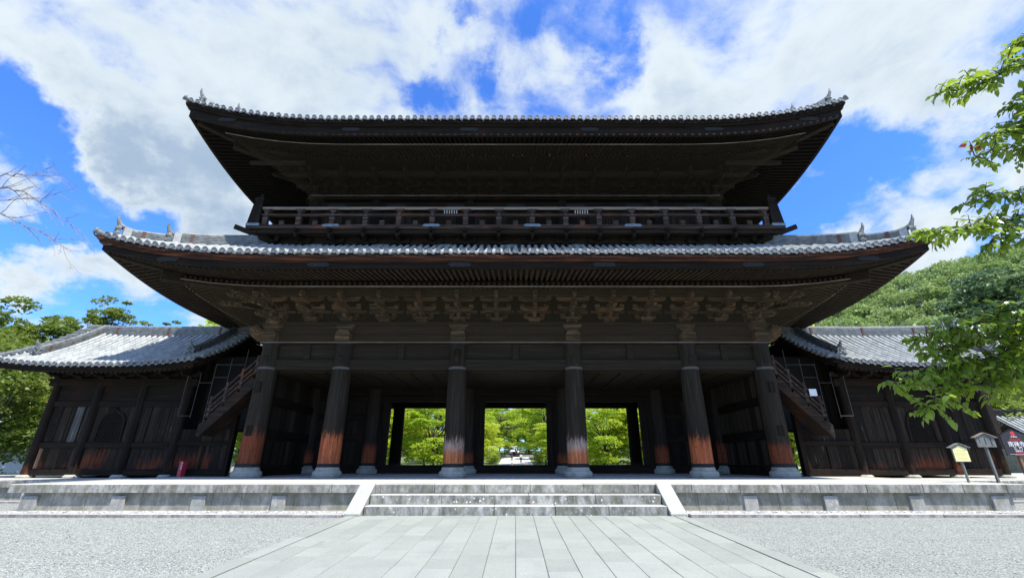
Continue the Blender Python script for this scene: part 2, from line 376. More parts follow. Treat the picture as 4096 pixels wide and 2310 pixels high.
def tiles(name, c0=(.31, .33, .32), c1=(.46, .485, .475), rough=.42, moss=.12):
    m, b = newmat(name); P = pos(b)
    uv = b.n('ShaderNodeUVMap').outputs[0]; s = b.n('ShaderNodeSeparateXYZ', i_0=uv)
    q = b.m('DIVIDE', s.outputs[1], .27); fr = b.m('FRACT', q); fl = b.m('FLOOR', q); ui = b.m('FLOOR', s.outputs[0])
    wn = b.n('ShaderNodeTexWhiteNoise', noise_dimensions='2D'); b.put(wn.inputs['Vector'], b.n('ShaderNodeCombineXYZ', i_0=ui, i_1=fl).outputs[0])
    c = b.mix(wn.outputs[0], c0, c1)
    n = b.noise(P, 3.5, 5., .65); n2 = b.noise(P, 25, 3., .6)
    c = b.mix(b.m('MULTIPLY', b.mr(n, .5, .72), .5), c, (.13, .14, .135))
    c = b.mix(b.m('MULTIPLY', b.mr(n2, .58, .7), moss), c, (.42, .44, .36))
    pan = b.m('LESS_THAN', b.m('FRACT', s.outputs[0]), .45)
    c = b.mix(b.m('MULTIPLY', pan, .72), c, (.035, .038, .04))  # pans between the tube rows darkened, shade of the relief put into colour
    c = b.mix(b.m('MULTIPLY', b.m('LESS_THAN', fr, .07), .45), c, (.08, .085, .085))
    finish(b, c, b.mr(n2, .3, .7, rough - .08, rough + .15), b.bump(b.m('ADD', b.m('MULTIPLY', fr, .6), b.m('MULTIPLY', n2, .3)), .5, .03), .6)
tiles('roof_tile')
def simple(name, col, rough=.6, metal=0., spec=.4, var=.25, sc=6.):
    m, b = newmat(name); P = pos(b); n = b.noise(P, sc, 5., .65)
    c = b.mix(b.m('MULTIPLY', b.mr(n, .35, .7), var * 2), col, tuple(x * .5 for x in col[:3]))
    finish(b, c, rough, b.bump(n, .15, .01), spec, metal)
    return m
simple('ridge_tile', (.21, .225, .22), .55, var=.5, sc=5)
simple('ridge_mortar', (.42, .43, .42), .8)
simple('iron', (.032, .033, .032), .8, 0., .12)
simple('iron_light', (.10, .10, .095), .75, 0., .2)
simple('copper_plate', (.19, .25, .285), .5, .2, var=.35, sc=9)
simple('plaster', (.80, .80, .78), .8, var=.1)
simple('plaster_grey', (.33, .35, .33), .8, var=.25)
simple('recess_shade', (.012, .011, .01), .9)  # near-black colour standing for shade in the window and stair recesses
simple('white_paint', (.78, .78, .76), .6, var=.1)
simple('grey_rod', (.06, .056, .05), .6, var=.4)
simple('red_paint', (.48, .035, .055), .4, var=.15)
simple('yellow_paper', (.86, .80, .36), .7, var=.05)
simple('black_lacquer', (.035, .028, .03), .4)
simple('sign_red', (.75, .06, .06), .5, var=.1)
simple('sign_white', (.85, .85, .83), .5, var=.05)
simple('red_clay', (.13, .065, .055), .8)
simple('bark', (.065, .05, .04), .9, var=.5, sc=12)
simple('bark_grey', (.30, .26, .23), .85, var=.5, sc=14)
simple('skin', (.45, .27, .19), .55, var=.08)
simple('hair', (.015, .012, .011), .5)
simple('blue_cloth', (.03, .035, .16), .8, var=.15)
simple('dark_cloth', (.02, .022, .03), .8, var=.2)
simple('grey_cloth', (.16, .18, .20), .8, var=.2)
simple('white_cloth', (.75, .76, .80), .8, var=.06)
simple('bronze', (.055, .04, .03), .5, .5)
simple('blue_tarp', (.02, .05, .13), .5)

def leaf(name, c0, c1, c2, tr=.4, trc=None, rough=.45, spec=.4, pn=.08):
    m, b = newmat(name)
    g = b.n('ShaderNodeNewGeometry'); ri = g.outputs['Random Per Island']
    n = b.noise(g.outputs['Position'], pn, 3., .6)
    c = b.mix(b.mr(ri, 0, 1), c0, c1); c = b.mix(b.m('MULTIPLY', b.mr(n, .42, .62), .6), c, c2)
    t = b.mix(.5, c, trc or tuple(min(1, x * 1.7) for x in c1))
    finish(b, c, rough, None, spec, 0., (t, tr))
    return m
leaf('leaf_dense', (.045, .09, .02), (.15, .215, .04), (.21, .24, .045), .35, (.4,.55,.05), pn=.3)
leaf('leaf_olive', (.10, .16, .03), (.26, .32, .07), (.18, .25, .05), .4, (.45,.55,.08), pn=.5)
leaf('leaf_maple', (.20, .32, .03), (.42, .56, .06), (.48, .52, .05), .55, (.72, .90, .06), pn=.5)
leaf('leaf_maple_yellow', (.32, .40, .03), (.58, .62, .07), (.36, .50, .06), .55, (.85, .92, .07), pn=.5)
leaf('leaf_pine', (.02, .06, .04), (.06, .13, .08), (.04, .09, .05), .2, pn=.5)
leaf('leaf_cherry', (.05, .12, .02), (.24, .36, .04), (.16, .25, .04), .5, (.55, .72, .05), .25, .7, pn=1.)
leaf('leaf_red', (.35, .04, .03), (.45, .06, .04), (.3, .03, .04), .4, (.7, .1, .05), .4)
leaf('leaf_forest', (.11, .21, .07), (.25, .38, .11), (.33, .44, .13), .35, (.5,.6,.2), pn=.035)
leaf('leaf_forest_dark', (.05, .11, .06), (.14, .22, .09), (.18, .26, .10), .3, pn=.04)
leaf('leaf_bush', (.10, .17, .03), (.25, .33, .06), (.30, .32, .05), .4, (.45, .6, .06), pn=.8)
simple('moss_ground', (.15, .19, .06), .9, var=.4, sc=1.5)
simple('gutter_sand', (.22, .225, .21), .9, var=.3, sc=8)
simple('earth', (.30, .27, .20), .9, var=.3, sc=1.2)
simple('hill_soil', (.06, .09, .035), .95, var=.4, sc=.1)
simple('far_paving', (.62, .61, .58), .8, var=.15, sc=3)

def net_mat():
    m, b = newmat('net_mesh')
    uv = b.n('ShaderNodeUVMap').outputs[0]; s = b.n('ShaderNodeSeparateXYZ', i_0=b.scale(uv, (22., 22., 1)))
    fx = b.m('LESS_THAN', b.m('FRACT', s.outputs[0]), .075); fy = b.m('LESS_THAN', b.m('FRACT', s.outputs[1]), .075)
    f = b.m('MAXIMUM', fx, fy)
    d = b.n('ShaderNodeBsdfDiffuse', i_0=(.095, .074, .048, 1)); t = b.n('ShaderNodeBsdfTransparent')
    mx = b.n('ShaderNodeMixShader', i_0=f); b.put(mx.inputs[1], t.outputs[0]); b.put(mx.inputs[2], d.outputs[0])
    b.n('ShaderNodeOutputMaterial', i_0=mx.outputs[0])
net_mat()
M = MATS
# ------------------------------------------------------------------ ground
def gz(y):
    if y < 12: return (y - 12) * .0246
    pts = [(12, 0), (34, 0), (38, -.5), (45, -.5), (86, .83), (110, 2.1), (160, 4.5), (700, 12)]
    for (a, p), (c, q) in zip(pts, pts[1:]):
        if y <= c: return p + (q - p) * (y - a) / (c - a)
    return 12
def sheet(name, xs, ys, dz, mat, kind='structure', clip=None):
    rows = [[(x, y, gz(y) + dz) for x in xs] for y in ys]
    o = MB().grid(rows).build(name, mat); tag(o, kind=kind); return o
ys = [-80, -20, 0, 4, 8, 12, 20, 34, 36, 38, 45, 60, 86, 110, 160, 300, 700]
sheet('gravel_ground', list(np.linspace(-600, 600, 41)), ys, -.004, M['gravel'])
sheet('garden_ground', list(np.linspace(-300, 300, 31)), [38, 45, 60, 86, 110, 160, 300, 690], .02, M['moss_ground'])
sheet('garden_path', [-3.0, 0, 3.0], [33.4, 36, 38, 45, 60, 86, 110], .06, M['far_paving'])

# paved approach: real slabs
def paving():
    mb = MB(); r = random.Random(3)
    xs = [-3.93 + i * (7.86 / 18) for i in range(19)]
    base = MB().grid([[(x, y, gz(y) + .002) for x in (-4.22, 4.16)] for y in (-8, 0, 12.28)])
    for i in range(18):
        y = -6 - r.random() * .8
        while y < 12.26:
            ln = r.choice([.62, .75, .9, 1.05]); y1 = min(y + ln, 12.27)
            if y1 - y > .1:
                g = .0035; t = .018 + r.random() * .006
                x0, x1, a, c = xs[i] + g, xs[i + 1] - g, y + g * .7, y1 - g * .7
                q = .006
                V = [(x0, a, gz(a)), (x1, a, gz(a)), (x1, c, gz(c)), (x0, c, gz(c)), (x0 , a , gz(a) + t - q), (x1 , a , gz(a) + t - q), (x1 , c , gz(c) + t - q), (x0 , c , gz(c) + t - q),
                     (x0 + q, a + q, gz(a) + t), (x1 - q, a + q, gz(a) + t), (x1 - q, c - q, gz(c) + t), (x0 + q, c - q, gz(c) + t)]
                mb.add(V, [(0, 1, 5, 4), (1, 2, 6, 5), (2, 3, 7, 6), (3, 0, 4, 7), (4, 5, 9, 8), (5, 6, 10, 9), (6, 7, 11, 10), (7, 4, 8, 11), (8, 9, 10, 11)])
            y = y1
    for s0, s1 in ((-4.2, -3.94), (3.94, 4.2)):
        y = -6.3
        while y < 12.26:
            y1 = min(y + r.choice([1.3, 1.7, 2.1]), 12.27); g = .004
            if y1 - y > .1:
                V = [(x, yy, gz(yy) + z) for z in (-.02, .03) for x, yy in ((s0, y + g), (s1, y + g), (s1, y1 - g), (s0, y1 - g))]
                mb.add(V, [(4, 5, 6, 7), (0, 1, 5, 4), (1, 2, 6, 5), (2, 3, 7, 6), (3, 0, 4, 7)])
            y = y1
    o = mb.build('paved_path', M['paving_slab']); tag(o, kind='structure')
    o2 = base.build('path_bedding', M['gutter_sand']); tag(o2, kind='structure')
paving()

# ------------------------------------------------------------------ roofs
def sweep_rect(mb, path, w, z0, z1, taper=None):
    """rectangular section following a path, vertical sides"""
    rows = []
    for i, p in enumerate(path):
        a = Vector(path[max(i - 1, 0)]); c = Vector(path[min(i + 1, len(path) - 1)]); d = c - a; d.z = 0; d.normalize()
        sd = Vector((-d.y, d.x, 0)); P = Vector(p)
        rows.append([P + sd * w / 2 + Vector((0, 0, z0)), P - sd * w / 2 + Vector((0, 0, z0)), P - sd * w / 2 + Vector((0, 0, z1)), P + sd * w / 2 + Vector((0, 0, z1)), P + sd * w / 2 + Vector((0, 0, z0))])
    mb.grid(rows); mb.add(rows[0][:4], [(3, 2, 1, 0)]); mb.add(rows[-1][:4], [(0, 1, 2, 3)])
def ridge_stack(path, h, w, layers=5):
    a = MB()
    for k in range(layers):
        z0 = h * k / layers; z1 = h * (k + .62) / layers
        sweep_rect(a, path, w * (1 - .02 * k), z0, z1)
        sweep_rect(a, path, w * .80, z1, h * (k + 1) / layers + .001)
    a.tube([Vector(p) + Vector((0, 0, h + .035)) for p in path], w * .34, 8)
    return a
def ornament(p, d, s=1.0, horn=1.0):
    """demon-face end tile at p facing horizontal direction d, with an upswept horn"""
    mb = MB(); d = Vector((d[0], d[1], 0)).normalized(); sd = Vector((-d.y, d.x, 0)); P = Vector(p)
    out = [(-.24, 0), (.24, 0), (.27, .12), (.20, .2), (.24, .32), (.15, .42), (.07, .5), (-.07, .5), (-.15, .42), (-.24, .32), (-.20, .2), (-.27, .12)]
    mb.prism(out, lambda u, v, t: P + sd * u * s + Vector((0, 0, v * s)) + d * t * s, 0, .11)
    for u, v, r in ((-.12, .1, .07), (.12, .1, .07), (0, .2, .09), (-.09, .33, .055), (.09, .33, .055), (0, .42, .05)):
        c = P + sd * u * s + Vector((0, 0, v * s)) + d * .1 * s
        mb.tube([c, c + d * .05 * s, c + d * .085 * s], [r * s, r * s * .85, r * s * .3], 8)
    pts = [P + Vector((0, 0, .36 * s)) - d * .5 * s, P + Vector((0, 0, .42 * s)) - d * .1 * s, P + Vector((0, 0, .52 * s)) + d * .07 * s, P + Vector((0, 0, (.52 + .22 * horn) * s)) + d * .17 * s, P + Vector((0, 0, (.52 + .42 * horn) * s)) + d * .19 * s]
    mb.tube(pts, [.10 * s, .105 * s, .095 * s, .055 * s, .012 * s], 8)
    return mb

class Roof:
    def __init__(s, Xc, Y0, Y1, ze, prof, lh=0., L=6., rowlen=None, pitch=.30, pw=2.3, cx=0.):
        s.cx = cx
        s.Xc, s.Y0, s.Y1, s.ze, s.prof, s.lh, s.L, s.rowlen, s.pitch, s.pw = Xc, Y0, Y1, ze, prof, lh, L, rowlen, pitch, pw
        s.Ym = (Y0 + Y1) / 2; s.S = {'F': Xc, 'B': Xc, 'L': (Y1 - Y0) / 2, 'R': (Y1 - Y0) / 2}
    def lift(s, a): return s.lh * max(0., 1 - max(a, -.2) / s.L) ** s.pw
    def xy(s, side, t, d):
        if side == 'F': return (s.cx + t, s.Y0 + d)
        if side == 'B': return (s.cx - t, s.Y1 - d)
        if side == 'L': return (s.cx - s.Xc + d, s.Ym - t)
        return (s.cx + s.Xc - d, s.Ym + t)
    def pt(s, side, t, d, z): x, y = s.xy(side, t, d); return (x, y, z + s.lift(s.S[side] - abs(t)))
    def tiles(s, sides='FBLR', disc=True):
        V = []; F = []; UV = []
        p = s.pitch; r = p * .27
        prof = [(-p / 2, -.035), (-p * .38, -.018), (-r, .015), (-r, .04), (-r * .8, .075), (-r * .4, .103), (0, .112), (r * .4, .103), (r * .8, .075), (r, .04), (r, .015), (p * .38, -.018), (p / 2, -.035)]
        m = len(prof)
        def quad(a, b, c, d, uvs): F.append((a, b, c, d)); UV.extend(uvs)
        for side in sides:
            S = s.S[side]; n = int((S - .12) / p)
            for i in range(-n, n + 1):
                t0 = i * p; a = S - abs(t0); dl = s.rowlen(a)
                if dl < .15: continue
                nd = max(2, int(dl / .27) + 1); k0 = len(V); jt = (i * 7919 + len(side) * 31) % 97 / 97 - .5; jz = ((i * 104729) % 89 / 89 - .5) * .014
                for j in range(nd + 1):
                    d = -.06 + (dl + .06) * j / nd; step = .0
                    for (o, h) in prof: V.append(s.pt(side, t0 + o + jt * .016, d, s.ze + s.prof(max(d, 0)) + h * 1.12 + jz))
                for j in range(nd):
                    for q in range(m - 1):
                        d0 = (dl + .06) * j / nd; d1 = (dl + .06) * (j + 1) / nd; kk = k0 + j * m + q
                        u = i + 200 + (.5 if 2 <= q <= 9 else .0) + q * .01 + (100 if side in 'LR' else 0)
                        quad(kk, kk + 1, kk + 1 + m, kk + m, [(u, d0), (u, d0), (u, d1), (u, d1)])
                if disc:
                    k = len(V); zc = s.ze + .035 + jz; rr = r * 1.16
                    for dd, rad in ((-.07, rr), (-.115, rr), (-.115, rr * .78), (-.10, rr * .74), (-.10, .0001)):
                        for q in range(12):
                            an = 2 * math.pi * q / 12; V.append(s.pt(side, t0 + jt * .016 + rad * math.cos(an), dd + jt * .03, zc + rad * math.sin(an)))
                    for l in range(4):
                        for q in range(12):
                            quad(k + l * 12 + q, k + l * 12 + (q + 1) % 12, k + (l + 1) * 12 + (q + 1) % 12, k + (l + 1) * 12 + q, [(i + 200, .1)] * 4)
                    # pan tile lip between discs
                    k = len(V)
                    for q in range(7):
                        o = p / 2 + (q - 3) / 3 * (p / 2 - r * .7); hh = ((q - 3) / 3) ** 2 * .05
                        for dz in (-.03, -.095): V.append(s.pt(side, t0 + o, -.09, s.ze + dz + hh))
                    for q in range(6): quad(k + q * 2, k + q * 2 + 1, k + q * 2 + 3, k + q * 2 + 2, [(i + 200, .1)] * 4)
        return V, F, UV
    def beam(s, mb, sec, n=40, sides='FBLR'):
        for side in sides:
            S = s.S[side]; rows = []
            for j in range(n + 1):
                tt = -1 + 2 * j / n; tt = math.copysign(abs(tt) ** .7, tt)
                rows.append([s.pt(side, tt * (S - d), d, z) for d, z in sec + sec[:1]])
            mb.grid(rows)
    def rafters(s, mb, zf, d0, d1, w, h, sp, sides='FBLR', fan=0.):
        for side in sides:
            S = s.S[side]; n = int((S - d0 - .1) / sp)
            for i in range(-n, n + 1):
                t = (i + .0) * sp; a = S - abs(t); e = min(d1, a - .02)
                if e < d0 + .12: continue
                tt0 = t
                V = []
                for d in (d0, e):
                    for o, z in ((-w / 2, 0), (w / 2, 0), (w / 2, h), (-w / 2, h)):
                        x_, y_, z_ = s.pt(side, tt0 + o, d, zf(d) + z); k_ = tt0 * (1 - fan * (d - .3)) + o; x_, y_ = s.xy(side, k_, d); V.append((x_, y_, z_))
                mb.add(V, [(3, 2, 1, 0), (4, 5, 6, 7), (0, 1, 5, 4), (1, 2, 6, 5), (2, 3, 7, 6), (3, 0, 4, 7)])
    def soffit(s, mb, zf, d0, d1, n=48, sides='FBLR'):
        for side in sides:
            S = s.S[side]; rows = []
            for j in range(n + 1):
                tt = -1 + 2 * j / n; row = []
                for k in range(4):
                    d = d0 + (d1 - d0) * k / 3; row.append(s.pt(side, tt * (S - d), d, zf(d)))
                rows.append(row)
            mb.grid(rows)
    def corner(s, sx, sy, t, z):
        y = s.Y0 + t if sy < 0 else s.Y1 - t
        return (sx * (s.Xc - t), y, z + s.lift(t))

GO = (0, 23.2, .7)
gate = empty('temple_gate', GO, 'huge dark timber two-storey gate with tiled hip roofs and five open bays', 'temple gate')
XC = [-10.35, -7.25, -2.42, 2.42, 7.25, 10.35]
YF, YM, YB = 18.25, 23.2, 28.2

def build_roof(name, Rf, e, zoff, upper):
    V, F, UV = Rf.tiles()
    root = link_mesh(name, V, F, M['roof_tile'], gate, GO, False, UV)
    ze = Rf.ze
    zu1 = lambda d: ze - .587 + .155 * d
    zu2 = lambda d: zu1(1.85) - .22 + .30 * (d - 1.85)
    if upper: zu1 = lambda d: ze - .76 + .20 * d; zu2 = lambda d: zu1(1.85) - .2 + .28 * (d - 1.85)
    f = MB(); Rf.beam(f, [(.0, ze - .075), (.0, ze - .17), (.30, ze - .17), (.30, ze - .075)]); f.build('tile_batten', M['red_board' if not upper else 'wood_x'], root)
    f = MB(); Rf.beam(f, [(.07, ze - .172), (.07, ze - .27), (.32, ze - .27), (.32, ze - .172)]); f.build('eave_board', M['red_board' if not upper else 'wood_x'], root)
    f = MB(); Rf.beam(f, [(.17, ze - .272), (.17, zu1(.2) + .05), (.30, zu1(.2) + .05), (.30, ze - .272)]); f.build('eave_beam', M['wood_x'], root)
    f = MB(); Rf.rafters(f, zu1, .31, 1.95, .095, .14, .2, fan=.045 if upper else 0.); f.build('flying_rafters', M['rafter_shaded' if upper else 'rafter_wood'], root)
    f = MB(); Rf.soffit(f, lambda d: zu1(d) + .142, .305, 2.0); f.build('upper_soffit', M['wood_ceiling'] if not upper else M['shaded_board'], root)
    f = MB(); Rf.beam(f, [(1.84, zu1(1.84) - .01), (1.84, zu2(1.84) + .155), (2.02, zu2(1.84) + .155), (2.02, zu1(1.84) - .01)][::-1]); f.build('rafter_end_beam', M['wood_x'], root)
    f = MB(); Rf.rafters(f, zu2, 1.74, e + .1, .10, .15, .205, fan=.045 if upper else 0.); f.build('base_rafters', M['rafter_shaded' if upper else 'rafter_wood'], root)
    f = MB(); Rf.soffit(f, lambda d: zu2(d) + .152, 1.80, e + .15); f.build('lower_soffit', M['wood_ceiling'] if not upper else M['shaded_board'], root)
    f = MB(); Rf.beam(f, [(3.2, zu2(3.2) - .24), (3.2, zu2(3.2) - .005), (3.42, zu2(3.42) - .005), (3.42, zu2(3.2) - .24)]); f.build('eave_purlin', M['wood_beam'], root)
    # metal joint plates on the eave beam
    for i, x in enumerate([-12.2, -6.9, -1.95, 3.1, 8.3, 12.4]):
        z = Rf.pt('F', x, 0, ze - .38)[2]
        p = MB().prism([(-.42, 0), (-.3, -.085), (.3, -.085), (.42, 0), (.3, .085), (-.3, .085)], lambda u, v, t: (x + u, Rf.Y0 + .155 - t, z + v), 0, .012); p.build('joint_plate', M['iron'], root)
    for sx in (-1, 1):
        for sy in (-1, 1):
            # hip rafters
            h = MB()
            path = [Vector(Rf.corner(sx, sy, t, zu2(t) - .13)) for t in np.linspace(1.45, e + .1, 8)]
            sweep_rect(h, path, .30, -.05, .30)
            path = [Vector(Rf.corner(sx, sy, t, zu1(t) - .05)) for t in np.linspace(.42, 2.2, 6)]
            sweep_rect(h, path, .24, -.05, .26)
            path = [Vector(Rf.corner(sx, sy, t, zu1(t) + .12)) for t in np.linspace(.22, .9, 4)]
            sweep_rect(h, path, .2, -.02, .18)
            h.build('hip_rafter', M['wood_beam'], root)
            # corner ridges: outer low one, inner higher one
            base = lambda t: Rf.corner(sx, sy, t, ze + Rf.prof(t) + .02)
            tm = Rf.rowlen(99) if not upper else 4.5
            mid = 1.45
            c = ridge_stack([base(t) for t in np.linspace(.42, mid + .3, 7)], .26, .24, 4); c.build('corner_ridge', M['ridge_tile'], root)
            c = ridge_stack([base(t) for t in np.linspace(mid, tm, 9)], .40, .26, 6); c.build('corner_ridge', M['ridge_tile'], root)
            for t, hh in ((.38, 1.), (mid - .06, 1.)):
                p = base(t); q = MB(); ornament((p[0], p[1], p[2] - .03), (sx, sy), .95, hh).build('ridge_end_ornament', M['ridge_tile'], root)
                k = MB(); sweep_rect(k, [base(t + .06), base(t + .22)], .275, 0, .33 if t < 1 else .43); k.build('mortar_cap', M['ridge_mortar'], root)
                k = MB(); sweep_rect(k, [base(t + .42), base(t + .50)], .27, 0, .30 if t < 1 else .42); k.build('clay_strap', M['red_clay'], root)
            p = base(-.02); t = MB(); dv = Vector((sx, sy, .35)).normalized()
            t.tube([Vector(p) + Vector((0, 0, .02)) - dv * .4, Vector(p) + Vector((0, 0, .06)) + dv * .02], [.10, .10], 12); t.tube([Vector(p) + dv * .02 + Vector((0, 0, .06)), Vector(p) + dv * .07 + Vector((0, 0, .07))], [.125, .125], 12)
            t.build('corner_tile', M['ridge_tile'], root)
    return root

lp = lambda d: .40 * d + .045 * d * d
lower = Roof(14.84, 13.76, 28.2 + 4.49, 8.05, lp, .76, 6.2, lambda a: min(a, 3.7))
lower_roof = build_roof('lower_roof', lower, 4.49, 0, False)
up = lambda d: .40 * d + .028 * d * d
GB = 4.6
upper = Roof(14.07, 14.48, 27.7 + 4.27, 14.59, up, 1.06, 7.0, lambda a: (a if a < GB else 8.745))
def rl_side(a): return min(a, GB)
# upper tiles: front and back run to the main ridge, the sides stop at the gables
V1, F1, U1 = upper.tiles('FB'); full = upper.rowlen; upper.rowlen = rl_side; V2, F2, U2 = upper.tiles('LR'); upper.rowlen = full
_t = upper.tiles; upper.tiles = lambda: (V1 + V2, F1 + [tuple(i + len(V1) for i in f) for f in F2], U1 + U2)
upper_roof = build_roof('upper_roof', upper, 4.27, 0, True)
yc = upper.Ym; zr = upper.ze + up(8.745)
xg = upper.Xc - GB + .1
mr_ = ridge_stack([(x, yc, zr - .1 + .5 * max(0, (abs(x) - 5) / 5) ** 2) for x in np.linspace(-xg - .2, xg + .2, 13)], .9, .42, 9); mr_.build('main_ridge', M['ridge_tile'], upper_roof)
for sx in (-1, 1):
    ornament((sx * (xg + .22), yc, zr + .3), (sx, 0), 1.9, 1.).build('ridge_end_ornament', M['ridge_tile'], upper_roof)
    g = MB(); rows = []
    for t in np.linspace(GB, 8.745, 9): rows.append([(sx * (xg - .5), upper.Y0 + t, upper.ze + up(GB) - .1), (sx * (xg - .5), upper.Y0 + t, upper.ze + up(t) - .05)])
    for t in np.linspace(8.745, GB, 9)[1:]: rows.append([(sx * (xg - .5), upper.Y1 - t, upper.ze + up(GB) - .1), (sx * (xg - .5), upper.Y1 - t, upper.ze + up(t) - .05)])
    g.grid(rows); g.build('gable_wall', M['wood_z'], upper_roof)
    for sy in (-1, 1):
        pth = [(sx * (xg - .1), (upper.Y0 + t) if sy < 0 else (upper.Y1 - t), upper.ze + up(t) + .05) for t in np.linspace(2.6, 8.6, 10)]
        ridge_stack(pth, .36, .26, 5).build('descending_ridge', M['ridge_tile'], upper_roof)
        ornament(pth[0], (0, sy), .9, 1.3).build('ridge_end_ornament', M['ridge_tile'], upper_roof)

# ------------------------------------------------------------------ gate body
# platform of the gate
pl_root = empty('stone_platform', (0, 23.2, 0), 'long low granite platform under the gate with a bright worn top edge', 'platform')
def wall_stones(mb, x0, x1, y, z0, z1, seed, th=.3):
    r = random.Random(seed); x = x0
    while x < x1 - .02:
        w_ = r.uniform(.62, 1.0); xe = min(x + w_, x1)
        if x1 - xe < .3: xe = x1
        mb.box(x + .003, xe - .003, y + r.uniform(0, .008), y + th, z0, z1, .006); x = xe
def cap_row(mb, x0, x1, y0, y1, z0, z1, seed):
    r = random.Random(seed); x = x0
    while x < x1 - .02:
        w_ = r.uniform(1.0, 1.55); xe = min(x + w_, x1)
        if x1 - xe < .5: xe = x1
        mb.box(x + .004, xe - .004, y0 + r.uniform(0, .006), y1, z0, z1 + r.uniform(-.004, .002), .012); x = xe
f = MB(); f.box(-13.55, 13.65, 13.6, 32.9, -.3, .695); f.build('platform_floor', M['floor_stone'], pl_root)
f = MB(); cap_row(f, -13.95, 14.05, 13.2, 13.75, .485, .70, 4); f.box(-13.95, -13.40, 13.76, 32.9, .485, .70, .01); f.box(13.50, 14.05, 13.76, 32.9, .485, .70, .01); f.build('capstones', M['granite'], pl_root)
for (xa_, xb_, xc_, sd_) in ((-13.6, -4.1, -13.62, 5), (4.1, 13.7, 13.4, 6)):
    f = MB(); wall_stones(f, xa_, xb_, 13.33, -.02, .482, sd_); f.box(xc_, xc_ + .32, 13.66, 32.8, -.02, .482, .01); f.build('wall_stones', M['granite_wall'], pl_root)
f = MB(); f.box(-13.9, 14.0, 13.22, 13.9, -.02, .035, .01); f.build('footing', M['granite_clean'], pl_root)
for i, x in enumerate([-13.35, -10.9, -8.7, -6.5, 6.45, 8.65, 11.0, 13.3]):
    w_ = .45 if abs(x) > 13 else .38
    MB().box(x - w_ / 2, x + w_ / 2, 13.27, 13.6, .03, .40, .012).build('wall_post', M['granite_clean' if i in (0, 2) else 'granite_post'], pl_root)
# stairs
st = empty('stone_steps', (0, 12.6, 0), 'broad stone stairs with lichen-spotted risers between two sloping cheek slabs', 'stairs')
for k, (y0, z1) in enumerate(((12.3, .235), (12.72, .468))):
    f = MB(); r = random.Random(20 + k); x = -3.83
    for xe in ([-1.95, .35, 2.1, 3.83] if k else [-2.35, -.55, 1.0, 2.35, 3.83]):
        f.box(x + .003, xe - .003, y0, 13.19 if k else 13.1, 0 if not k else .24, z1, .014); x = xe
    f.build('step', M['granite_step'], st)
for sx in (-1, 1):
    f = MB(); x0, x1 = (-4.25, -3.85) if sx < 0 else (3.85, 4.25)
    f.prism([(12.12, -.02), (12.12, .06), (12.16, .11), (13.16, .735), (13.19, .725), (13.19, -.02)], lambda u, v, t: (t, u, v), x0, x1); f.build('cheek_slab', M['granite_clean'], st, bevel=.012)
# kerb and pebble gutter
for x0, x1, nm in ((-24, -4.3, 'left'), (4.3, 24, 'right')):
    f = MB(); r = random.Random(33); x = x0
    while x < x1:
        xe = min(x + r.uniform(1.4, 2.4), x1); f.box(x + .004, xe - .004, 12.06, 12.24, -.05, .075 + r.uniform(-.008, .008), .012); x = xe
    tag(f.build('stone_kerb', M['curb_stone']), 'low stone kerb along the gravel on the %s of the stairs' % nm, 'kerb')
tag(MB().grid([[(x, y, .006) for x in (-24, -4.3)] for y in (12.24, 13.4)]).grid([[(x, y, .006) for x in (4.3, 24)] for y in (12.24, 13.4)]).build('gutter_bed', M['pebble_bed']), kind='structure')
def stones(name, n, region, s0, s1, mat, seed, label=None, cat=None, zf=None):
    g = np.random.default_rng(seed)
    base = np.array([(1, 0, 0), (.3, .95, 0), (-.8, .6, 0), (-.8, -.6, 0), (.3, -.95, 0), (.1, 0, .6), (0, 0, -.5)], dtype=np.float32)
    Fb = np.array([(0, 1, 5), (1, 2, 5), (2, 3, 5), (3, 4, 5), (4, 0, 5)])
    P = np.array([region(g) for _ in range(n)], dtype=np.float32)
    s = g.uniform(s0, s1, n)[:, None, None] * g.uniform(.6, 1.2, (n, 1, 3))
    a = g.uniform(0, 6.28, n); ca, sa = np.cos(a), np.sin(a)
    V = base[None] * s * g.uniform(.8, 1.2, (n, 7, 3))
    X = V[..., 0] * ca[:, None] - V[..., 1] * sa[:, None]; Y = V[..., 0] * sa[:, None] + V[..., 1] * ca[:, None]
    tx = g.normal(0, .25, (n, 1)); Z = V[..., 2] + X * tx
    V = np.stack([X, Y, Z], -1) + P[:, None, :]
    F = Fb[None] + (np.arange(n) * 7)[:, None, None]
    o = link_mesh(name, V.reshape(-1, 3), F.reshape(-1, 3), mat)
    tag(o, label, cat, kind='stuff'); return o
def reg_gutter(g):
    x = g.uniform(4.3, 17) * g.choice([-1, 1]); return (x, g.uniform(12.27, 13.36), .012)
stones('gutter_pebbles', 9000, reg_gutter, .02, .05, M['pebble'], 1, 'loose pale pebbles filling the gutter below the platform wall', 'pebbles')
def reg_gravel(g):
    while True:
        y = 5.5 + 6.5 * g.random() ** 1.15; x = g.uniform(-17, 17)
        if abs(x) > 4.24 and abs(x) < 2 + y * 1.25: return (x, y, gz(y) + .0)
stones('gravel_chips', 110000, reg_gravel, .006, .014, M['gravel_chip'], 2, 'pale grey crushed gravel covering the forecourt on both sides of the paved path', 'gravel')

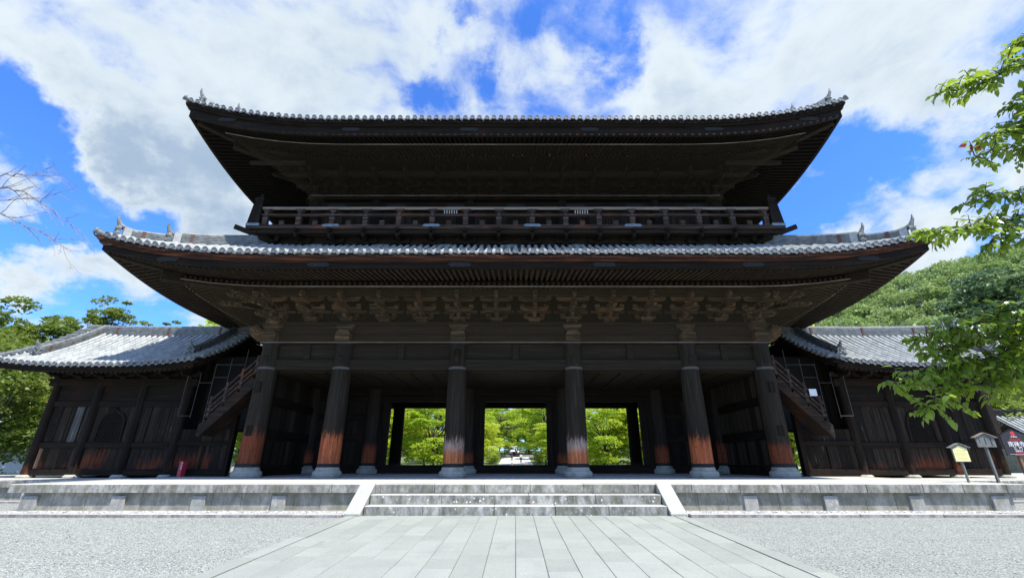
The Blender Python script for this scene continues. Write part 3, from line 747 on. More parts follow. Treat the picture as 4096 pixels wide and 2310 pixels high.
# wing platforms
for sx, nm in ((-1, 'left'), (1, 'right')):
    wp = empty('wing_platform', (sx * 19, 20, 0), 'lower stone platform under the %s wing, set back behind the main one' % nm, 'platform')
    a, c = sorted((sx * 14.1, sx * 30)); 
    f = MB(); f.box(a, c, 17.2, 27, -.2, .64); f.build('platform_floor', M['floor_stone'], wp)
    f = MB(); cap_row(f, a, c, 16.85, 17.35, .43, .65, 41); f.build('capstones', M['granite'], wp)
    f = MB(); wall_stones(f, a, c, 16.99, -.02, .428, 42); f.build('wall_stones', M['granite_wall'], wp)
    for i in range(7):
        x = sx * (15.0 + i * 2.15); MB().box(x - .19, x + .19, 16.91, 17.2, 0, .35, .012).build('wall_post', M['granite_post'], wp)
    f = MB(); x = a
    while x < c: f.box(x + .004, min(x + 1.8, c) - .004, 15.95, 16.12, -.03, .07, .01); x += 1.8
    f.build('kerb', M['curb_stone'], wp)

# columns
def make_column(x, y, mat, big=True):
    z0 = .70; rb, rt = (.405, .352) if big else (.36, .33)
    m = MB(); n = 12; m.lathe([(rb, 0), (rb * .995, 1.2), (rb * .97, 2.6), (rt * 1.02, 4.4), (rt, 5.3), (rt * .97, 5.75), (rt * .9, 5.9)], (x, y, z0 + .37), 32)
    c = m.build('column', M[mat], gate, (x, y, z0), smooth=False)
    p = MB(); p.lathe([(.46, -.02), (.515, .015), (.54, .07), (.54, .16), (.51, .215), (.50, .22), (.455, .24), (.44, .30), (.415, .37)], (x, y, z0), 36); p.build('plinth', M['plinth_stone'], c, (x, y, z0))
    q = MB(); q.lathe([(rb + .012, 0), (rb + .012, .13)], (x, y, z0 + .365), 32); q.build('base_band', M['iron'], c, (x, y, z0), smooth=False)
    if big:
        for zz, rr in ((4.10, rt * 1.035 + .02), (5.13, rt + .03)):
            q = MB(); q.lathe([(rr, 0), (rr, .10)], (x, y, zz + .70), 32); q.build('iron_band', M['iron_light'] if zz < 5 else M['iron'], c, (x, y, z0))
    return c
ck = make_column(XC[0], YF, 'column_corner')
c0 = make_column(XC[1], YF, 'column_wood_brown')
cg = make_column(XC[2], YF, 'column_wood')
cb = make_column(XC[1], YM, 'column_wood_dim', False)
cd = make_column(XC[0], YB, 'column_back', False)
for i, x in enumerate(XC):
    if i not in (1, 2, 0): inst(cg if i == 3 else (ck if i == 5 else c0), gate, (x, YF, .7))
    if i != 1: inst(cb, gate, (x, YM, .7))
    inst(cd, gate, (x, YB, .7)) if i else None
# joint plates on the corner columns
for sx in (-1, 1):
    for z, h in ((3.85, .42), (2.2, .38)):
        MB().box(sx * 10.35 - .15, sx * 10.35 + .10, YF - .425, YF - .30, z, z + h, .02).build('inlaid_patch', M['wood_z'], gate)
for x in XC:
    MB().box(x - .11, x + .11, YF - .40, YF - .2, 5.08, 5.34, .03).build('beam_end', M['wood_beam'], gate)
MB().box(-2.42 - .13, -2.42 + .13, YF - .395, YF - .2, 4.95, 5.62, .03).build('inlaid_patch', M['wood_z'], gate)
# front, back and side beams
def hbeam(name, x0, x1, y0, y1, z0, z1, mat='wood_beam', bev=.015):
    return MB().box(x0, x1, y0, y1, z0, z1, bev).build(name, M[mat], gate)
for (Y, t) in ((YF, 0), (YB, 1)):
    hbeam('head_beam', -10.8, 10.8, Y - .17, Y + .17, 5.92, 6.30)
    hbeam('head_beam', -10.8, 10.8, Y - .21, Y + .17, 6.31, 6.68)
    hbeam('plate_beam', -10.95, 10.95, Y - .40, Y + .40, 6.685, 6.79)
    hbeam('tie_beam', -10.3, 10.3, Y - .15, Y + .15, 4.80, 5.23)
    hbeam('infill_board', -10.3, 10.3, Y - .03, Y + .03, 5.23, 5.93, 'wood_beam')
    if not t:
        for a, c in zip(XC, XC[1:]): hbeam('short_strut', (a + c) / 2 - .14, (a + c) / 2 + .14, Y - .10, Y - .032, 5.232, 5.915, 'wood_beam')
for sx in (-1, 1):
    x = sx * 10.35
    for z0, z1, w_ in ((5.92, 6.30, .17), (6.31, 6.68, .2), (6.685, 6.79, .4), (4.8, 5.23, .15)):
        MB().box(x - w_, x + w_, YF + .42, YB - .42, z0, z1, .01).build('side_beam', M['wood_y'], gate)
    # side wall boards with rails
    w1 = MB().box(x - .04, x + .04, YF + .25, YM - .2, .72, 4.8).build('side_wall', M['wood_side'], gate)
    for z0, z1 in ((3.46, 3.81), (2.10, 2.50), (1.02, 1.13), (.72, .95)):
        MB().box(x - .11, x + .11, YF + .3, YM - .3, z0, z1, .01).build('rail', M['wood_y'], w1)
    for k in range(1, 4):
        y = YF + .4 + k * 1.03
        MB().box(x - .08, x + .08, y - .09, y + .09, 1.13, 2.10, .01).build('stud', M['wood_z'], w1)
    w2 = MB().box(x - .04, x + .04, YM + .25, YB - .2, .72, 5.9).build('side_wall', M['wood_side'], gate)
    MB().box(x - .05, x + .05, YF + .25, YM - .2, 5.23, 5.93).build('side_infill', M['wood_y'], gate)
# middle row: lintels, door frames, sills, end walls
hbeam('lintel', -10.3, 10.3, YM - .16, YM + .16, 4.13, 4.40, 'wood_x')
hbeam('tie_beam', -10.3, 10.3, YM - .2, YM + .2, 4.42, 4.80, 'wood_x')
for i, (xa, xb) in enumerate(((-6.42, -3.45), (-1.57, 1.57), (3.45, 6.34))):
    hbeam('door_sill', XC[i + 1] + .3, XC[i + 2] - .3, YM - .17, YM + .17, .72, 1.11, 'wood_x', .03)
    for xx, s_ in ((xa, -1), (xb, 1)):
        hbeam('door_jamb', xx - .0 if s_ > 0 else xx - .30, xx + .30 if s_ > 0 else xx, YM - .19, YM + .15, 1.112, 4.128, 'wood_z')
    hbeam('side_panel', XC[i + 1] + .2, xa - .30, YM - .05, YM + .05, 1.112, 4.128, 'wood_board', 0)
    hbeam('side_panel', xb + .30, XC[i + 2] - .2, YM - .05, YM + .05, 1.112, 4.128, 'wood_board', 0)
for sx in (-1, 1):
    a, c = sorted((sx * 7.4, sx * 10.2))
    wl = MB().box(a, c, YM - .05, YM + .05, .72, 4.13).build('end_wall', M['wood_board'], gate)
    for z0, z1 in ((3.2, 3.5), (2.2, 2.5), (.75, 1.11)): MB().box(a, c, YM - .13, YM - .052, z0, z1, .01).build('rail', M['wood_x'], wl)
    MB().box((a + c) / 2 - .1, (a + c) / 2 + .1, YM - .12, YM - .053, 1.11, 2.2).build('stud', M['wood_z'], wl)
hbeam('door_lintel_back', -10.3, 10.3, YB - .15, YB + .15, 4.35, 4.80, 'wood_x')
# ceiling
cl_ = MB(); cl_.box(-10.3, 10.3, YF + .17, YM - .21, 4.76, 4.80); cl_.box(-10.3, 10.3, YM + .21, YB - .17, 4.76, 4.80); cl_.build('ceiling', M['wood_ceiling'], gate)
j = MB()
for k in range(23): x = -9.9 + k * .9; j.box(x - .04, x + .04, YF + .18, YM - .22, 4.715, 4.758)
j.build('ceiling_battens', M['wood_ceiling'], gate)
# beam noses at the column heads
for i, x in enumerate(XC):
    f = MB(); f.prism([(-.30, 6.0), (-.24, 5.95), (.24, 5.95), (.30, 6.0), (.31, 6.22), (.25, 6.36), (.12, 6.43), (-.12, 6.43), (-.25, 6.36), (-.31, 6.22)], lambda u, v, t: (x + u, t, v), YF - .50, YF - .2)
    f.prism([(-.24, 6.44), (.24, 6.44), (.42, 6.685), (-.42, 6.685)], lambda u, v, t: (x + u, t, v), YF - .40, YF - .18)
    f.build('beam_nose', M['bracket_wood'], gate)
for sx in (-1, 1):
    f = MB(); x = sx * 10.35
    f.tube([(x, YF, 6.2), (x + sx * .6, YF - .1, 6.2), (x + sx * .85, YF - .12, 6.35), (x + sx * 1.02, YF - .14, 6.62)], [.2, .2, .14, .05], 10)
    f.tube([(x, YF, 6.3), (x + sx * .45, YF - .45, 6.3), (x + sx * .62, YF - .62, 6.55)], [.2, .19, .16], 10)
    f.build('beam_nose', M['bracket_wood'], gate)
    g = MB(); g.lathe([(.34, 0), (.48, .08), (.5, .2), (.47, .25)], (x, YF, 6.62), 20); g.build('corner_bearing_block', M['bracket_wood'], gate)

# bracket complexes
def bracket_mesh(k=1.0):
    mb = MB()
    def arm(cx, cy, z, L, h, w, ax):
        e = [(-L, h), (-L, h * .62), (-L * .93, h * .3), (-L * .8, h * .1), (-L * .62, 0), (L * .62, 0), (L * .8, h * .1), (L * .93, h * .3), (L, h * .62), (L, h)]
        if ax == 'x': mb.prism(e, lambda u, v, t: (cx + u, cy + t, z + v), -w / 2, w / 2)
        else: mb.prism(e, lambda u, v, t: (cx + t, cy + u, z + v), -w / 2, w / 2)
    def masu(cx, cy, z, s=.2, h=.12):
        b_ = s * .36
        V = [(cx + a * b_, cy + c * b_, z) for a, c in ((-1, -1), (1, -1), (1, 1), (-1, 1))] + [(cx + a * s / 2, cy + c * s / 2, z + h * .4) for a, c in ((-1, -1), (1, -1), (1, 1), (-1, 1))] + [(cx + a * s / 2, cy + c * s / 2, z + h) for a, c in ((-1, -1), (1, -1), (1, 1), (-1, 1))]
        mb.add(V, [(3, 2, 1, 0)] + [(i, (i + 1) % 4, 4 + (i + 1) % 4, 4 + i) for i in range(4)] + [(4 + i, 4 + (i + 1) % 4, 8 + (i + 1) % 4, 8 + i) for i in range(4)] + [(8, 9, 10, 11)])
    masu(0, -.02, 0, .50, .26)
    z = .20
    for t in range(3):
        y = -t * .42
        arm(0, y, z, (.46, .62, .70)[t], .15, .12, 'x')
        arm(0, y - .21, z, .44, .17, .13, 'y')
        for u in (-1, 0, 1): masu(u * (.36, .52, .60)[t], y, z + .15, .19, .11)
        masu(0, y - .42, z + .17)
        if t == 0: mb.box(-.74, .74, y - .05, y + .05, z + .285, z + .40)
        z += .285
    # protruding nose tails
    mb.prism([(-.2, .5), (-1.5, .30), (-1.62, .36), (-1.56, .46), (-.2, .72)], lambda u, v, t: (t, u, v + .05), -.065, .065)
    mb.box(-.08, .08, -1.42, -.9, .86, 1.06)
    if k != 1: mb.v = [(x * k, y * k, z * k) for x, y, z in mb.v]
    return mb
XB = []
for a, c, n in zip(XC, XC[1:], (2, 3, 3, 3, 2)): XB += [a + (c - a) * i / n for i in range(n)]
XB.append(XC[-1]); XB = XB[:]
def place_brackets(k, xs, ysd, Y0, Y1, X, z, mat, name='bracket_complex'):
    mb = bracket_mesh(k); o0 = None
    def put(x, y, rz):
        nonlocal o0
        if o0 is None:
            o0 = link_mesh(name, mb.v, mb.f, M[mat], None, (0, 0, 0)); o0.parent = gate; o0.location = Vector((x, y, z)) - Vector(GO); ORG[o0.name] = Vector((x, y, z))
            o0.rotation_euler = (0, 0, rz)
        else: inst(o0, gate, (x, y, z), rz)
    for x in xs: put(x, Y0, 0.)
    for y in ysd: put(-X, y, -math.pi / 2); put(X, y, math.pi / 2)
    for x in xs[1:-1]: put(x, Y1, math.pi)
    for sx in (-1, 1):
        r_ = inst(o0, gate, (sx * X, Y0, z), sx * math.pi / 4, (1.05, 1.4, 1.0))
YS = list(np.linspace(YF, YB, 7))[1:]
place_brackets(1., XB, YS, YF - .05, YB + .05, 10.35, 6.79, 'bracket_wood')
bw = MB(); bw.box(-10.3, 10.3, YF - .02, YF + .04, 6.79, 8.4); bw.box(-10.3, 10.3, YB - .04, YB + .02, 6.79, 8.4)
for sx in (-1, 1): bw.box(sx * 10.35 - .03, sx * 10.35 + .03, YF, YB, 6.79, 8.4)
bw.build('bracket_wall', M['shaded_board'], gate)
# waist wall, balcony, brackets below it
ww = MB(); X2, Ya, Yb = 10.75, 17.55, 28.9
ww.box(-X2, X2, Ya, Ya + .1, 9.3, 10.71); ww.box(-X2, X2, Yb - .1, Yb, 9.3, 10.71)
for sx in (-1, 1): ww.box(sx * X2 - .05, sx * X2 + .05, Ya + .1, Yb - .1, 9.3, 10.71)
ww.build('waist_wall', M['wood_beam'], gate)
for x in np.arange(-9, 9.1, 2.9): MB().prism([(-.42, 0), (-.3, -.08), (.3, -.08), (.42, 0), (.3, .08), (-.3, .08)], lambda u, v, t: (x + u, Ya - t, 10.24 + v), .002, .016).build('joint_plate', M['copper_plate'], gate)
XW = [-11.0625 + i * 1.475 for i in range(16)]
mbk = MB()
def sm(mb, cx, cy, z, s, h): mb.box(cx - s / 2, cx + s / 2, cy - s / 2, cy + s / 2, z, z + h, .02)
def waist_bracket():
    mb = MB()
    sm(mb, 0, -.12, 0, .24, .12)
    e = lambda L, h: [(-L, h), (-L, h * .62), (-L * .93, h * .3), (-L * .8, h * .1), (-L * .62, 0), (L * .62, 0), (L * .8, h * .1), (L * .93, h * .3), (L, h * .62), (L, h)]
    mb.prism(e(.46, .16), lambda u, v, t: (u, -.12 + t, .08 + v), -.05, .05)
    mb.prism(e(.42, .17), lambda u, v, t: (t, -.33 + u, .10 + v), -.055, .055)
    for u in (-.37, .37): sm(mb, u, -.12, .24, .17, .1)
    sm(mb, 0, -.55, .26, .22, .11)
    mb.prism([(0, .36), (-.84, .36), (-.9, .42), (-.86, .5), (0, .5)], lambda u, v, t: (t, u, v), -.06, .06)
    return mb
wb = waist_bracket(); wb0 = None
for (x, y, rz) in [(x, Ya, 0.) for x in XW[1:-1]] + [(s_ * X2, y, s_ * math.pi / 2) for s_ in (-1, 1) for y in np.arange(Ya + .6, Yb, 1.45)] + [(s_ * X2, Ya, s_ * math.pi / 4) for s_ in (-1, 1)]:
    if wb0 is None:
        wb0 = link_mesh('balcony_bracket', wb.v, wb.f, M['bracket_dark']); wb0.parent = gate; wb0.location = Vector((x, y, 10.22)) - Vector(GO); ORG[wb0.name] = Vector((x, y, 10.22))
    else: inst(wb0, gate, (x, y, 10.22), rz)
XBL, YBa, YBb = 11.8, 16.8, 29.65
fl = MB()
fl.box(-XBL, XBL, YBa, YBb, 10.73, 10.82); bl = fl.build('balcony_floor', M['rail_wood'], gate)
for y in (YBa + .12, YBb - .32): MB().box(-XBL + .1, XBL - .1, y, y + .2, 10.56, 10.728, .01).build('edge_beam', M['wood_beam'], bl)
for s_ in (-1, 1): MB().box(s_ * (XBL - .2) - .1, s_ * (XBL - .2) + .1, YBa + .33, YBb - .33, 10.56, 10.728).build('edge_beam', M['wood_y'], bl)
for sx in (-1, 1):
    f = MB(); f.beam((sx * 10.9, YBa + .9, 10.50), (sx * 12.08, YBa - .28, 10.66), .16, .17); f.build('corner_beam', M['wood_beam'], bl)
    f = MB(); f.beam((sx * 10.6, YBa + .75, 10.46), (sx * 11.95, YBa + .75, 10.46), .15, .16); f.build('side_joist', M['wood_beam'], bl)
ZF = 10.82
rail = MB().box(-XBL + .05, XBL - .05, YBa + .05, YBa + .21, ZF + .003, ZF + .12, .01).build('balcony_railing', M['rail_wood'], gate)
f = MB(); f.box(-XBL + .3, XBL - .3, YBa + .07, YBa + .19, 11.40, 11.51, .01); f.build('middle_rail', M['rail_wood'], rail)
f = MB(); f.tube([(-XBL + .3, YBa + .13, 11.80), (XBL - .3, YBa + .13, 11.80)], .068, 10); f.build('top_rail', M['pale_wood'], rail)
for sx in (-1, 1):
    x = sx * (XBL - .3)
    f = MB(); f.box(x - .07, x + .07, YBa + .4, YBb - .1, ZF + .003, ZF + .12); f.build('bottom_rail', M['rail_wood'], rail)
    f = MB(); f.box(x - .05, x + .05, YBa + .4, YBb - .1, 11.40, 11.51); f.build('middle_rail', M['rail_wood'], rail)
    f = MB(); f.tube([(x, YBa + .3, 11.80), (x, YBb - .1, 11.80)], .06, 8); f.build('top_rail', M['rail_wood'], rail)
    for y in (YBa + .22, YBb - .22):
        f = MB()
        for (h0, w0, h1, w1) in ((0, .27, 1.16, .20), (1.16, .22, 1.22, .22), (1.22, .17, 1.30, .14), (1.30, .15, 1.36, .19), (1.36, .20, 1.50, .20), (1.50, .17, 1.62, .08), (1.62, .065, 1.76, .055)):
            V = [(x + a_ * w0, y + c_ * w0, ZF + h0) for a_, c_ in ((-1, -1), (1, -1), (1, 1), (-1, 1))] + [(x + a_ * w1, y + c_ * w1, ZF + h1) for a_, c_ in ((-1, -1), (1, -1), (1, 1), (-1, 1))]
            f.add(V, [(3, 2, 1, 0), (4, 5, 6, 7), (0, 1, 5, 4), (1, 2, 6, 5), (2, 3, 7, 6), (3, 0, 4, 7)])
        p_ = f.build('corner_post', M['wood_z'], rail)
        f = MB(); f.box(x - .29, x + .29, y - .275, y + .25, ZF + .01, ZF + .15, .01); f.build('post_shoe', M['copper_plate'], p_)
    for k in range(1, 9): MB().box(x - .06, x + .06, YBa + k * 1.45 - .07, YBa + k * 1.45 + .07, ZF + .12, 11.73).build('rail_post', M['rail_wood'], rail)
p0 = None; XR = [-11.0625 + i * 1.475 for i in range(16)][:]
for x in XR:
    if p0 is None:
        f = MB(); f.box(x - .11, x + .11, YBa + .04, YBa + .22, ZF + .12, 11.40, .012); f.box(x - .085, x + .085, YBa + .05, YBa + .21, 11.51, 11.62); f.prism([(-.10, 11.60), (.10, 11.60), (.21, 11.72), (-.21, 11.72)], lambda u, v, t: (x + u, t, v), YBa + .04, YBa + .22)
        p0 = f.build('rail_post', M['rail_wood'], rail, (x, YBa + .13, 10.82))
        MB().box(x - .12, x + .12, YBa + .025, YBa + .041, 11.24, 11.28).build('post_band', M['iron_light'], p0, (x, YBa + .13, 10.82))
        g = MB(); g.tube([(x, YBa + .072, 11.455), (x, YBa + .045, 11.455)], .042, 8); g.build('post_fitting', M['iron_light'], p0, (x, YBa + .13, 10.82))
    else: inst(p0, rail, (x, YBa + .13, 10.82))
p1 = None
for x in XR[:-1]:
    x += .7375
    if p1 is None: p1 = MB().box(x - .11, x + .11, YBa + .07, YBa + .19, ZF + .12, 11.18, .02).build('short_block', M['rail_wood'], rail, (x, YBa + .13, 10.82))
    else: inst(p1, rail, (x, YBa + .13, 10.82))
for x in (-8.11, -3.69, .74, 5.16): MB().prism([(-.40, 0), (-.3, -.07), (.3, -.07), (.40, 0), (.3, .07), (-.3, .07)], lambda u, v, t: (x + u, YBa + .046 - t, 10.89 + v), 0, .014).build('joint_plate', M['copper_plate'], rail)
MB().prism([(-.23 * math.cos(a), .17 * math.sin(a)) for a in np.linspace(0, math.pi, 12)], lambda u, v, t: (-.40 + u, YBa + .45 - t, 10.95 + v), 0, .03).build('round_plaque', M['sign_white'], gate)

# upper storey
UX, UY0, UY1 = 9.8, 18.75, 27.7
f = MB(); f.box(-UX, UX, UY0 - .03, UY0 + .03, 10.66, 13.3); f.box(-UX, UX, UY1 - .03, UY1 + .03, 10.66, 13.3)
for sx in (-1, 1): f.box(sx * UX - .03, sx * UX + .03, UY0, UY1, 10.66, 13.3)
f.box(-9.7, 9.7, UY0 - .02, UY0 + .04, 13.4, 15.3)
for sx in (-1, 1): f.box(sx * UX - .03, sx * UX + .03, UY0, UY1, 13.4, 15.3)
f.build('upper_wall', M['wood_board'], gate)
uc = None
for x in [v * 9.8 / 10.35 for v in XC]:
    if uc is None: uc = MB().lathe([(.27, 0), (.27, 2.6)], (x, UY0, 10.66), 20).build('upper_column', M['wood_z'], gate, (x, UY0, 10.66))
    else: inst(uc, gate, (x, UY0, 10.66))
hbeam('upper_head_beam', -10.2, 10.2, UY0 - .15, UY0 + .15, 12.75, 13.2, 'wood_x')
hbeam('upper_plate_beam', -10.3, 10.3, UY0 - .32, UY0 + .32, 13.25, 13.38, 'wood_x')
for x in (-3.2, 3.2):
    f = MB(); [f.box(x - .3 + k * .12, x - .26 + k * .12, UY0 - .19, UY0 - .155, 12.45, 12.72) for k in range(6)]; f.build('window_lattice', M['white_paint'], gate)
for x in np.linspace(-8.8, 8.8, 7): MB().prism([(-.5, 0), (-.38, -.09), (.38, -.09), (.5, 0), (.38, .09), (-.38, .09)], lambda u, v, t: (x + u, UY0 - .155 - t, 12.98 + v), 0, .012).build('joint_plate', M['iron'], gate)
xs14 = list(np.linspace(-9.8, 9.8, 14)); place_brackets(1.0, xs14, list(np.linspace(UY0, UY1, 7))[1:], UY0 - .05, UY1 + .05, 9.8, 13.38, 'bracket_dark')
for sx in (-1, 1):
    g = MB(); g.lathe([(.3, 0), (.45, .08), (.47, .2), (.43, .25)], (sx * 9.8, UY0 - .1, 13.2), 20); g.build('corner_bearing_block', M['wood_ceiling'], gate)
    for k in range(3):
        t = .55 + k * .75; g = MB(); g.beam((sx * (9.8 - .1), UY0 - t, 13.85 + k * .12), (sx * (9.8 + t + .4), UY0 - t, 13.85 + k * .12), .13, .16); g.build('bracket_arm', M['wood_beam'], gate)
# bird nets
def net(path0, path1, name='bird_net'):
    n = len(path0); V = []; UVs = []
    for a, c in zip(path0, path1): V += [a, c]
    F = [(2 * i, 2 * i + 2, 2 * i + 3, 2 * i + 1) for i in range(n - 1)]
    L = [0]
    for i in range(n - 1): L.append(L[-1] + (Vector(path0[i + 1]) - Vector(path0[i])).length)
    H = (Vector(path0[0]) - Vector(path1[0])).length
    uv = []
    for i in range(n - 1): uv += [(L[i], 0), (L[i + 1], 0), (L[i + 1], H), (L[i], H)]
    o = link_mesh(name, V, F, M['net_mesh'], gate, GO, False, uv)
    h = MB(); h.tube(path0, .016, 5); h.tube(path1, .014, 5); h.build('net_hem', M['pale_wood'], o)
xs = np.linspace(-1, 1, 21)
net([lower.pt('F', t * 12.9, 1.76, 7.49) for t in xs], [(t * 10.6, 17.72, 5.87) for t in xs])
net([upper.pt('F', t * 12.6, .75, 13.93) for t in xs], [(t * 9.9, 18.1, 13.25) for t in xs])
for sx in (-1, 1): net([lower.pt('L' if sx < 0 else 'R', t * 7.6, 1.74, 7.50) for t in xs[::2]], [(sx * 10.9, lower.Ym - sx * -1 * t * 5.2 if sx > 0 else lower.Ym - t * 5.2, 5.87) for t in xs[::2]])
# ------------------------------------------------------------------ wings
def text_mesh(body, size, loc, mat, parent, name='lettering', ext=.002, rz=0., align='CENTER'):
    cu = bpy.data.curves.new('t', 'FONT'); cu.body = body; cu.size = size; cu.align_x = align; cu.align_y = 'CENTER'; cu.extrude = ext; cu.resolution_u = 2
    to = bpy.data.objects.new('t', cu); COL.objects.link(to)
    dg = bpy.context.evaluated_depsgraph_get(); me = bpy.data.meshes.new_from_object(to.evaluated_get(dg))
    bpy.data.objects.remove(to, do_unlink=True)
    me.materials.clear(); me.materials.append(M[mat]); me.name = name
    o = bpy.data.objects.new(name, me); COL.objects.link(o); o.parent = parent; o.location = Vector(loc) - ORG[parent.name]; o.rotation_euler = (R(90), 0, rz); ORG[o.name] = Vector(loc)
    return o
WP = lambda d: .42 * d + .056 * d * d
def wing(sx, label):
    side = 'left' if sx < 0 else 'right'
    Wy = 19.6
    root = empty('wing_building', (sx * 17.3, 21.5, .65), label, 'wing building', 'wings beside the gate')
    O = lambda *a: tuple(a)
    rf = Roof(4.35, 18.0, 25.1, 4.98, WP, .28, 3.5, lambda a: 3.5, .288, 2.0, sx * 17.55)
    V, F, UV = rf.tiles('FB')
    roof = link_mesh('roof', V, F, M['roof_tile'], root, tuple(ORG[root.name]), False, UV)
    ze = rf.ze; zu = lambda d: ze - .34 + .22 * d
    f = MB(); rf.beam(f, [(.0, ze - .07), (.0, ze - .15), (.08, ze - .151), (.08, ze - .26), (.3, ze - .26), (.3, ze - .07)], sides='F'); f.build('eave_board', M['wood_x'], roof)
    f = MB(); rf.beam(f, [(.0, ze - .07), (.0, ze - .15), (.08, ze - .151), (.08, ze - .26), (.3, ze - .26), (.3, ze - .07)], sides='B'); f.build('eave_board', M['wood_x'], roof)
    f = MB(); rf.rafters(f, zu, .12, 3.4, .09, .12, .2, sides='FB'); f.build('rafters', M['rafter_wood'], roof)
    f = MB(); 
    for sd in 'FB':
        rows = [[rf.pt(sd, t * 4.25, d, max(zu(d) + .122, ze + WP(d) - .16 if d > 1.6 else -9)) for d in (.1, 1.0, 1.7, 2.6, 3.4)] for t in np.linspace(-1, 1, 15)]
        f.grid(rows)
    f.build('soffit', M['wood_x'], roof)
    zr = ze + WP(3.55)
    xs = np.linspace(-4.15, 4.15, 15)
    rg = ridge_stack([(rf.cx + t, 21.55, zr - .08 + .10 * max(0, (abs(t) - 1) / 3.2) ** 2) for t in xs], .44, .34, 7); rg = rg.build('main_ridge', M['ridge_tile'], roof)
    for t in (-2.6, 0, 2.6):
        k = MB(); sweep_rect(k, [(rf.cx + t - .05, 21.55, zr - .08), (rf.cx + t + .05, 21.55, zr - .08)], .37, 0, .47); k.build('clay_strap', M['red_clay'], roof)
    for e in (-1, 1):
        xe = rf.cx + e * 4.2
        ornament((xe, 21.55, zr + .0), (e, 0), .9, .9).build('ridge_end_ornament', M['ridge_tile'], roof)
        for sy in (-1, 1):
            Yd = lambda d: 18.0 + d if sy < 0 else 25.1 - d
            xk = rf.cx + e * 3.35
            zz = lambda d: ze + WP(d) + .06 + rf.lift(1.0)
            p = [(xk, Yd(d), zz(d)) for d in np.linspace(.85, 3.5, 9)]
            ridge_stack(p, .30, .25, 4).build('descending_ridge', M['ridge_tile'], roof)
            ornament((xk, Yd(.80), zz(.80)), (0, sy), .85, .7).build('ridge_end_ornament', M['ridge_tile'], roof)
            k = MB(); sweep_rect(k, [(xk, Yd(1.15), zz(1.15)), (xk, Yd(1.23), zz(1.23))], .27, 0, .34); k.build('clay_strap', M['red_clay'], roof)
            # verge tiles facing sideways
            vt = MB(); xo = rf.cx + e * 4.35
            for d in np.arange(.18, 3.45, .27):
                z = ze + WP(d) + .075 + rf.lift(0)
                vt.tube([(xo - e * .42, Yd(d), z + .03), (xo + e * .08, Yd(d), z)], .088, 10)
                vt.tube([(xo + e * .08, Yd(d), z), (xo + e * .12, Yd(d), z)], .10, 12)
            vt.build('verge_tiles', M['ridge_tile'], roof)
            hb = MB(); rows = []
            for d in np.linspace(.0, 3.56, 12):
                z = ze + WP(d) + rf.lift(0) - .02
                rows.append([(xo - e * .05, Yd(d), z), (xo - e * .05, Yd(d), z - .34), (xo - e * .13, Yd(d), z - .34), (xo - e * .13, Yd(d), z), (xo - e * .05, Yd(d), z)])
            hb.grid(rows); hb.build('verge_board', M['wood_y'], roof)
    # walls
    xp = [sx * v for v in (20.2, 18.27, 16.33, 14.4)]
    xa, xb = sorted((xp[0], xp[-1]))
    for e in (xa, xb):
        g = MB(); rows = [[(e, 18.0 + d, 4.6), (e, 18.0 + d, ze + WP(d) - .12)] for d in np.linspace(1.6, 3.55, 6)] + [[(e, 25.1 - d, 4.6), (e, 25.1 - d, ze + WP(d) - .12)] for d in np.linspace(3.55, 1.6, 6)[1:]]
        g.grid(rows); g.build('gable_wall', M['wood_board'], root)
        MB().box(e - .04, e + .04, Wy + .15, 23.35, .74, 4.6).build('side_wall', M['wing_board'], root)
    MB().box(xa, xb, 23.46, 23.54, .74, 4.6).build('back_wall', M['wing_board'], root)
    p0 = None
    for x in xp:
        for y in (Wy, 23.5):
            if p0 is None:
                p0 = MB().lathe([(.185, 0), (.18, 2.4), (.165, 3.75)], (x, y, .76), 16).build('post', M['wing_post'], root, (x, y, .65))
                MB().lathe([(.30, 0), (.31, .05), (.24, .12)], (x, y, .645), 10).build('base_stone', M['plinth_stone'], p0, (x, y, .65))
            else: inst(p0, root, (x, y, .65))
    hb = MB().box(xa - .35, xb + .35, Wy - .13, Wy + .13, 4.36, 4.58, .01).build('head_beam', M['wood_x'], root)
    MB().box(xa - .4, xb + .4, Wy - .2, Wy + .2, 4.585, 4.66, .01).build('plate_beam', M['wood_x'], root)
    MB().box(xa, xb, Wy - .02, Wy + .03, 4.66, 5.25).build('bracket_wall', M['wood_x'], root)
    wbm = waist_bracket(); b0 = None
    for x in xp + [(a + c) / 2 for a, c in zip(xp, xp[1:])]:
        if b0 is None:
            b0 = link_mesh('eave_bracket', wbm.v, wbm.f, M['bracket_dark']); b0.parent = root; b0.location = Vector((x, Wy, 4.66)) - ORG[root.name]; ORG[b0.name] = Vector((x, Wy, 4.66))
        else: inst(b0, root, (x, Wy, 4.66))
    MB().box(xa, xb, Wy - .87, Wy - .73, 5.0, 5.12).build('eave_purlin', M['wood_x'], root)
    for i, (a, c) in enumerate(zip(xp, xp[1:])):
        a, c = sorted((a, c)); a += .16; c -= .16
        MB().box(a, c, Wy - .02, Wy + .03, .98, 1.80).build('lower_panel', M['wing_board'], root)
        MB().box(a, c, Wy - .02, Wy + .03, 2.02, 3.48).build('middle_panel', M['wing_board'], root)
        MB().box(a, c, Wy - .02, Wy + .03, 3.70, 4.36).build('upper_panel', M['wood_x'], root)
        MB().box(a, c, Wy - .10, Wy + .06, 1.80, 2.02, .012).build('middle_rail', M['wood_x'], root)
        MB().box(a, c, Wy - .10, Wy + .06, 3.48, 3.70, .012).build('top_rail', M['wood_x'], root)
        MB().box(a, c, Wy - .11, Wy + .06, .74, .98, .012).build('ground_sill', M['wood_x'], root)
        for q in (1, 2, 3) if i != 1 else ():
            x = a + (c - a) * q / 4; MB().box(x - .012, x + .012, Wy - .035, Wy - .02, 2.02, 3.48).build('batten', M['wood_z'], root)
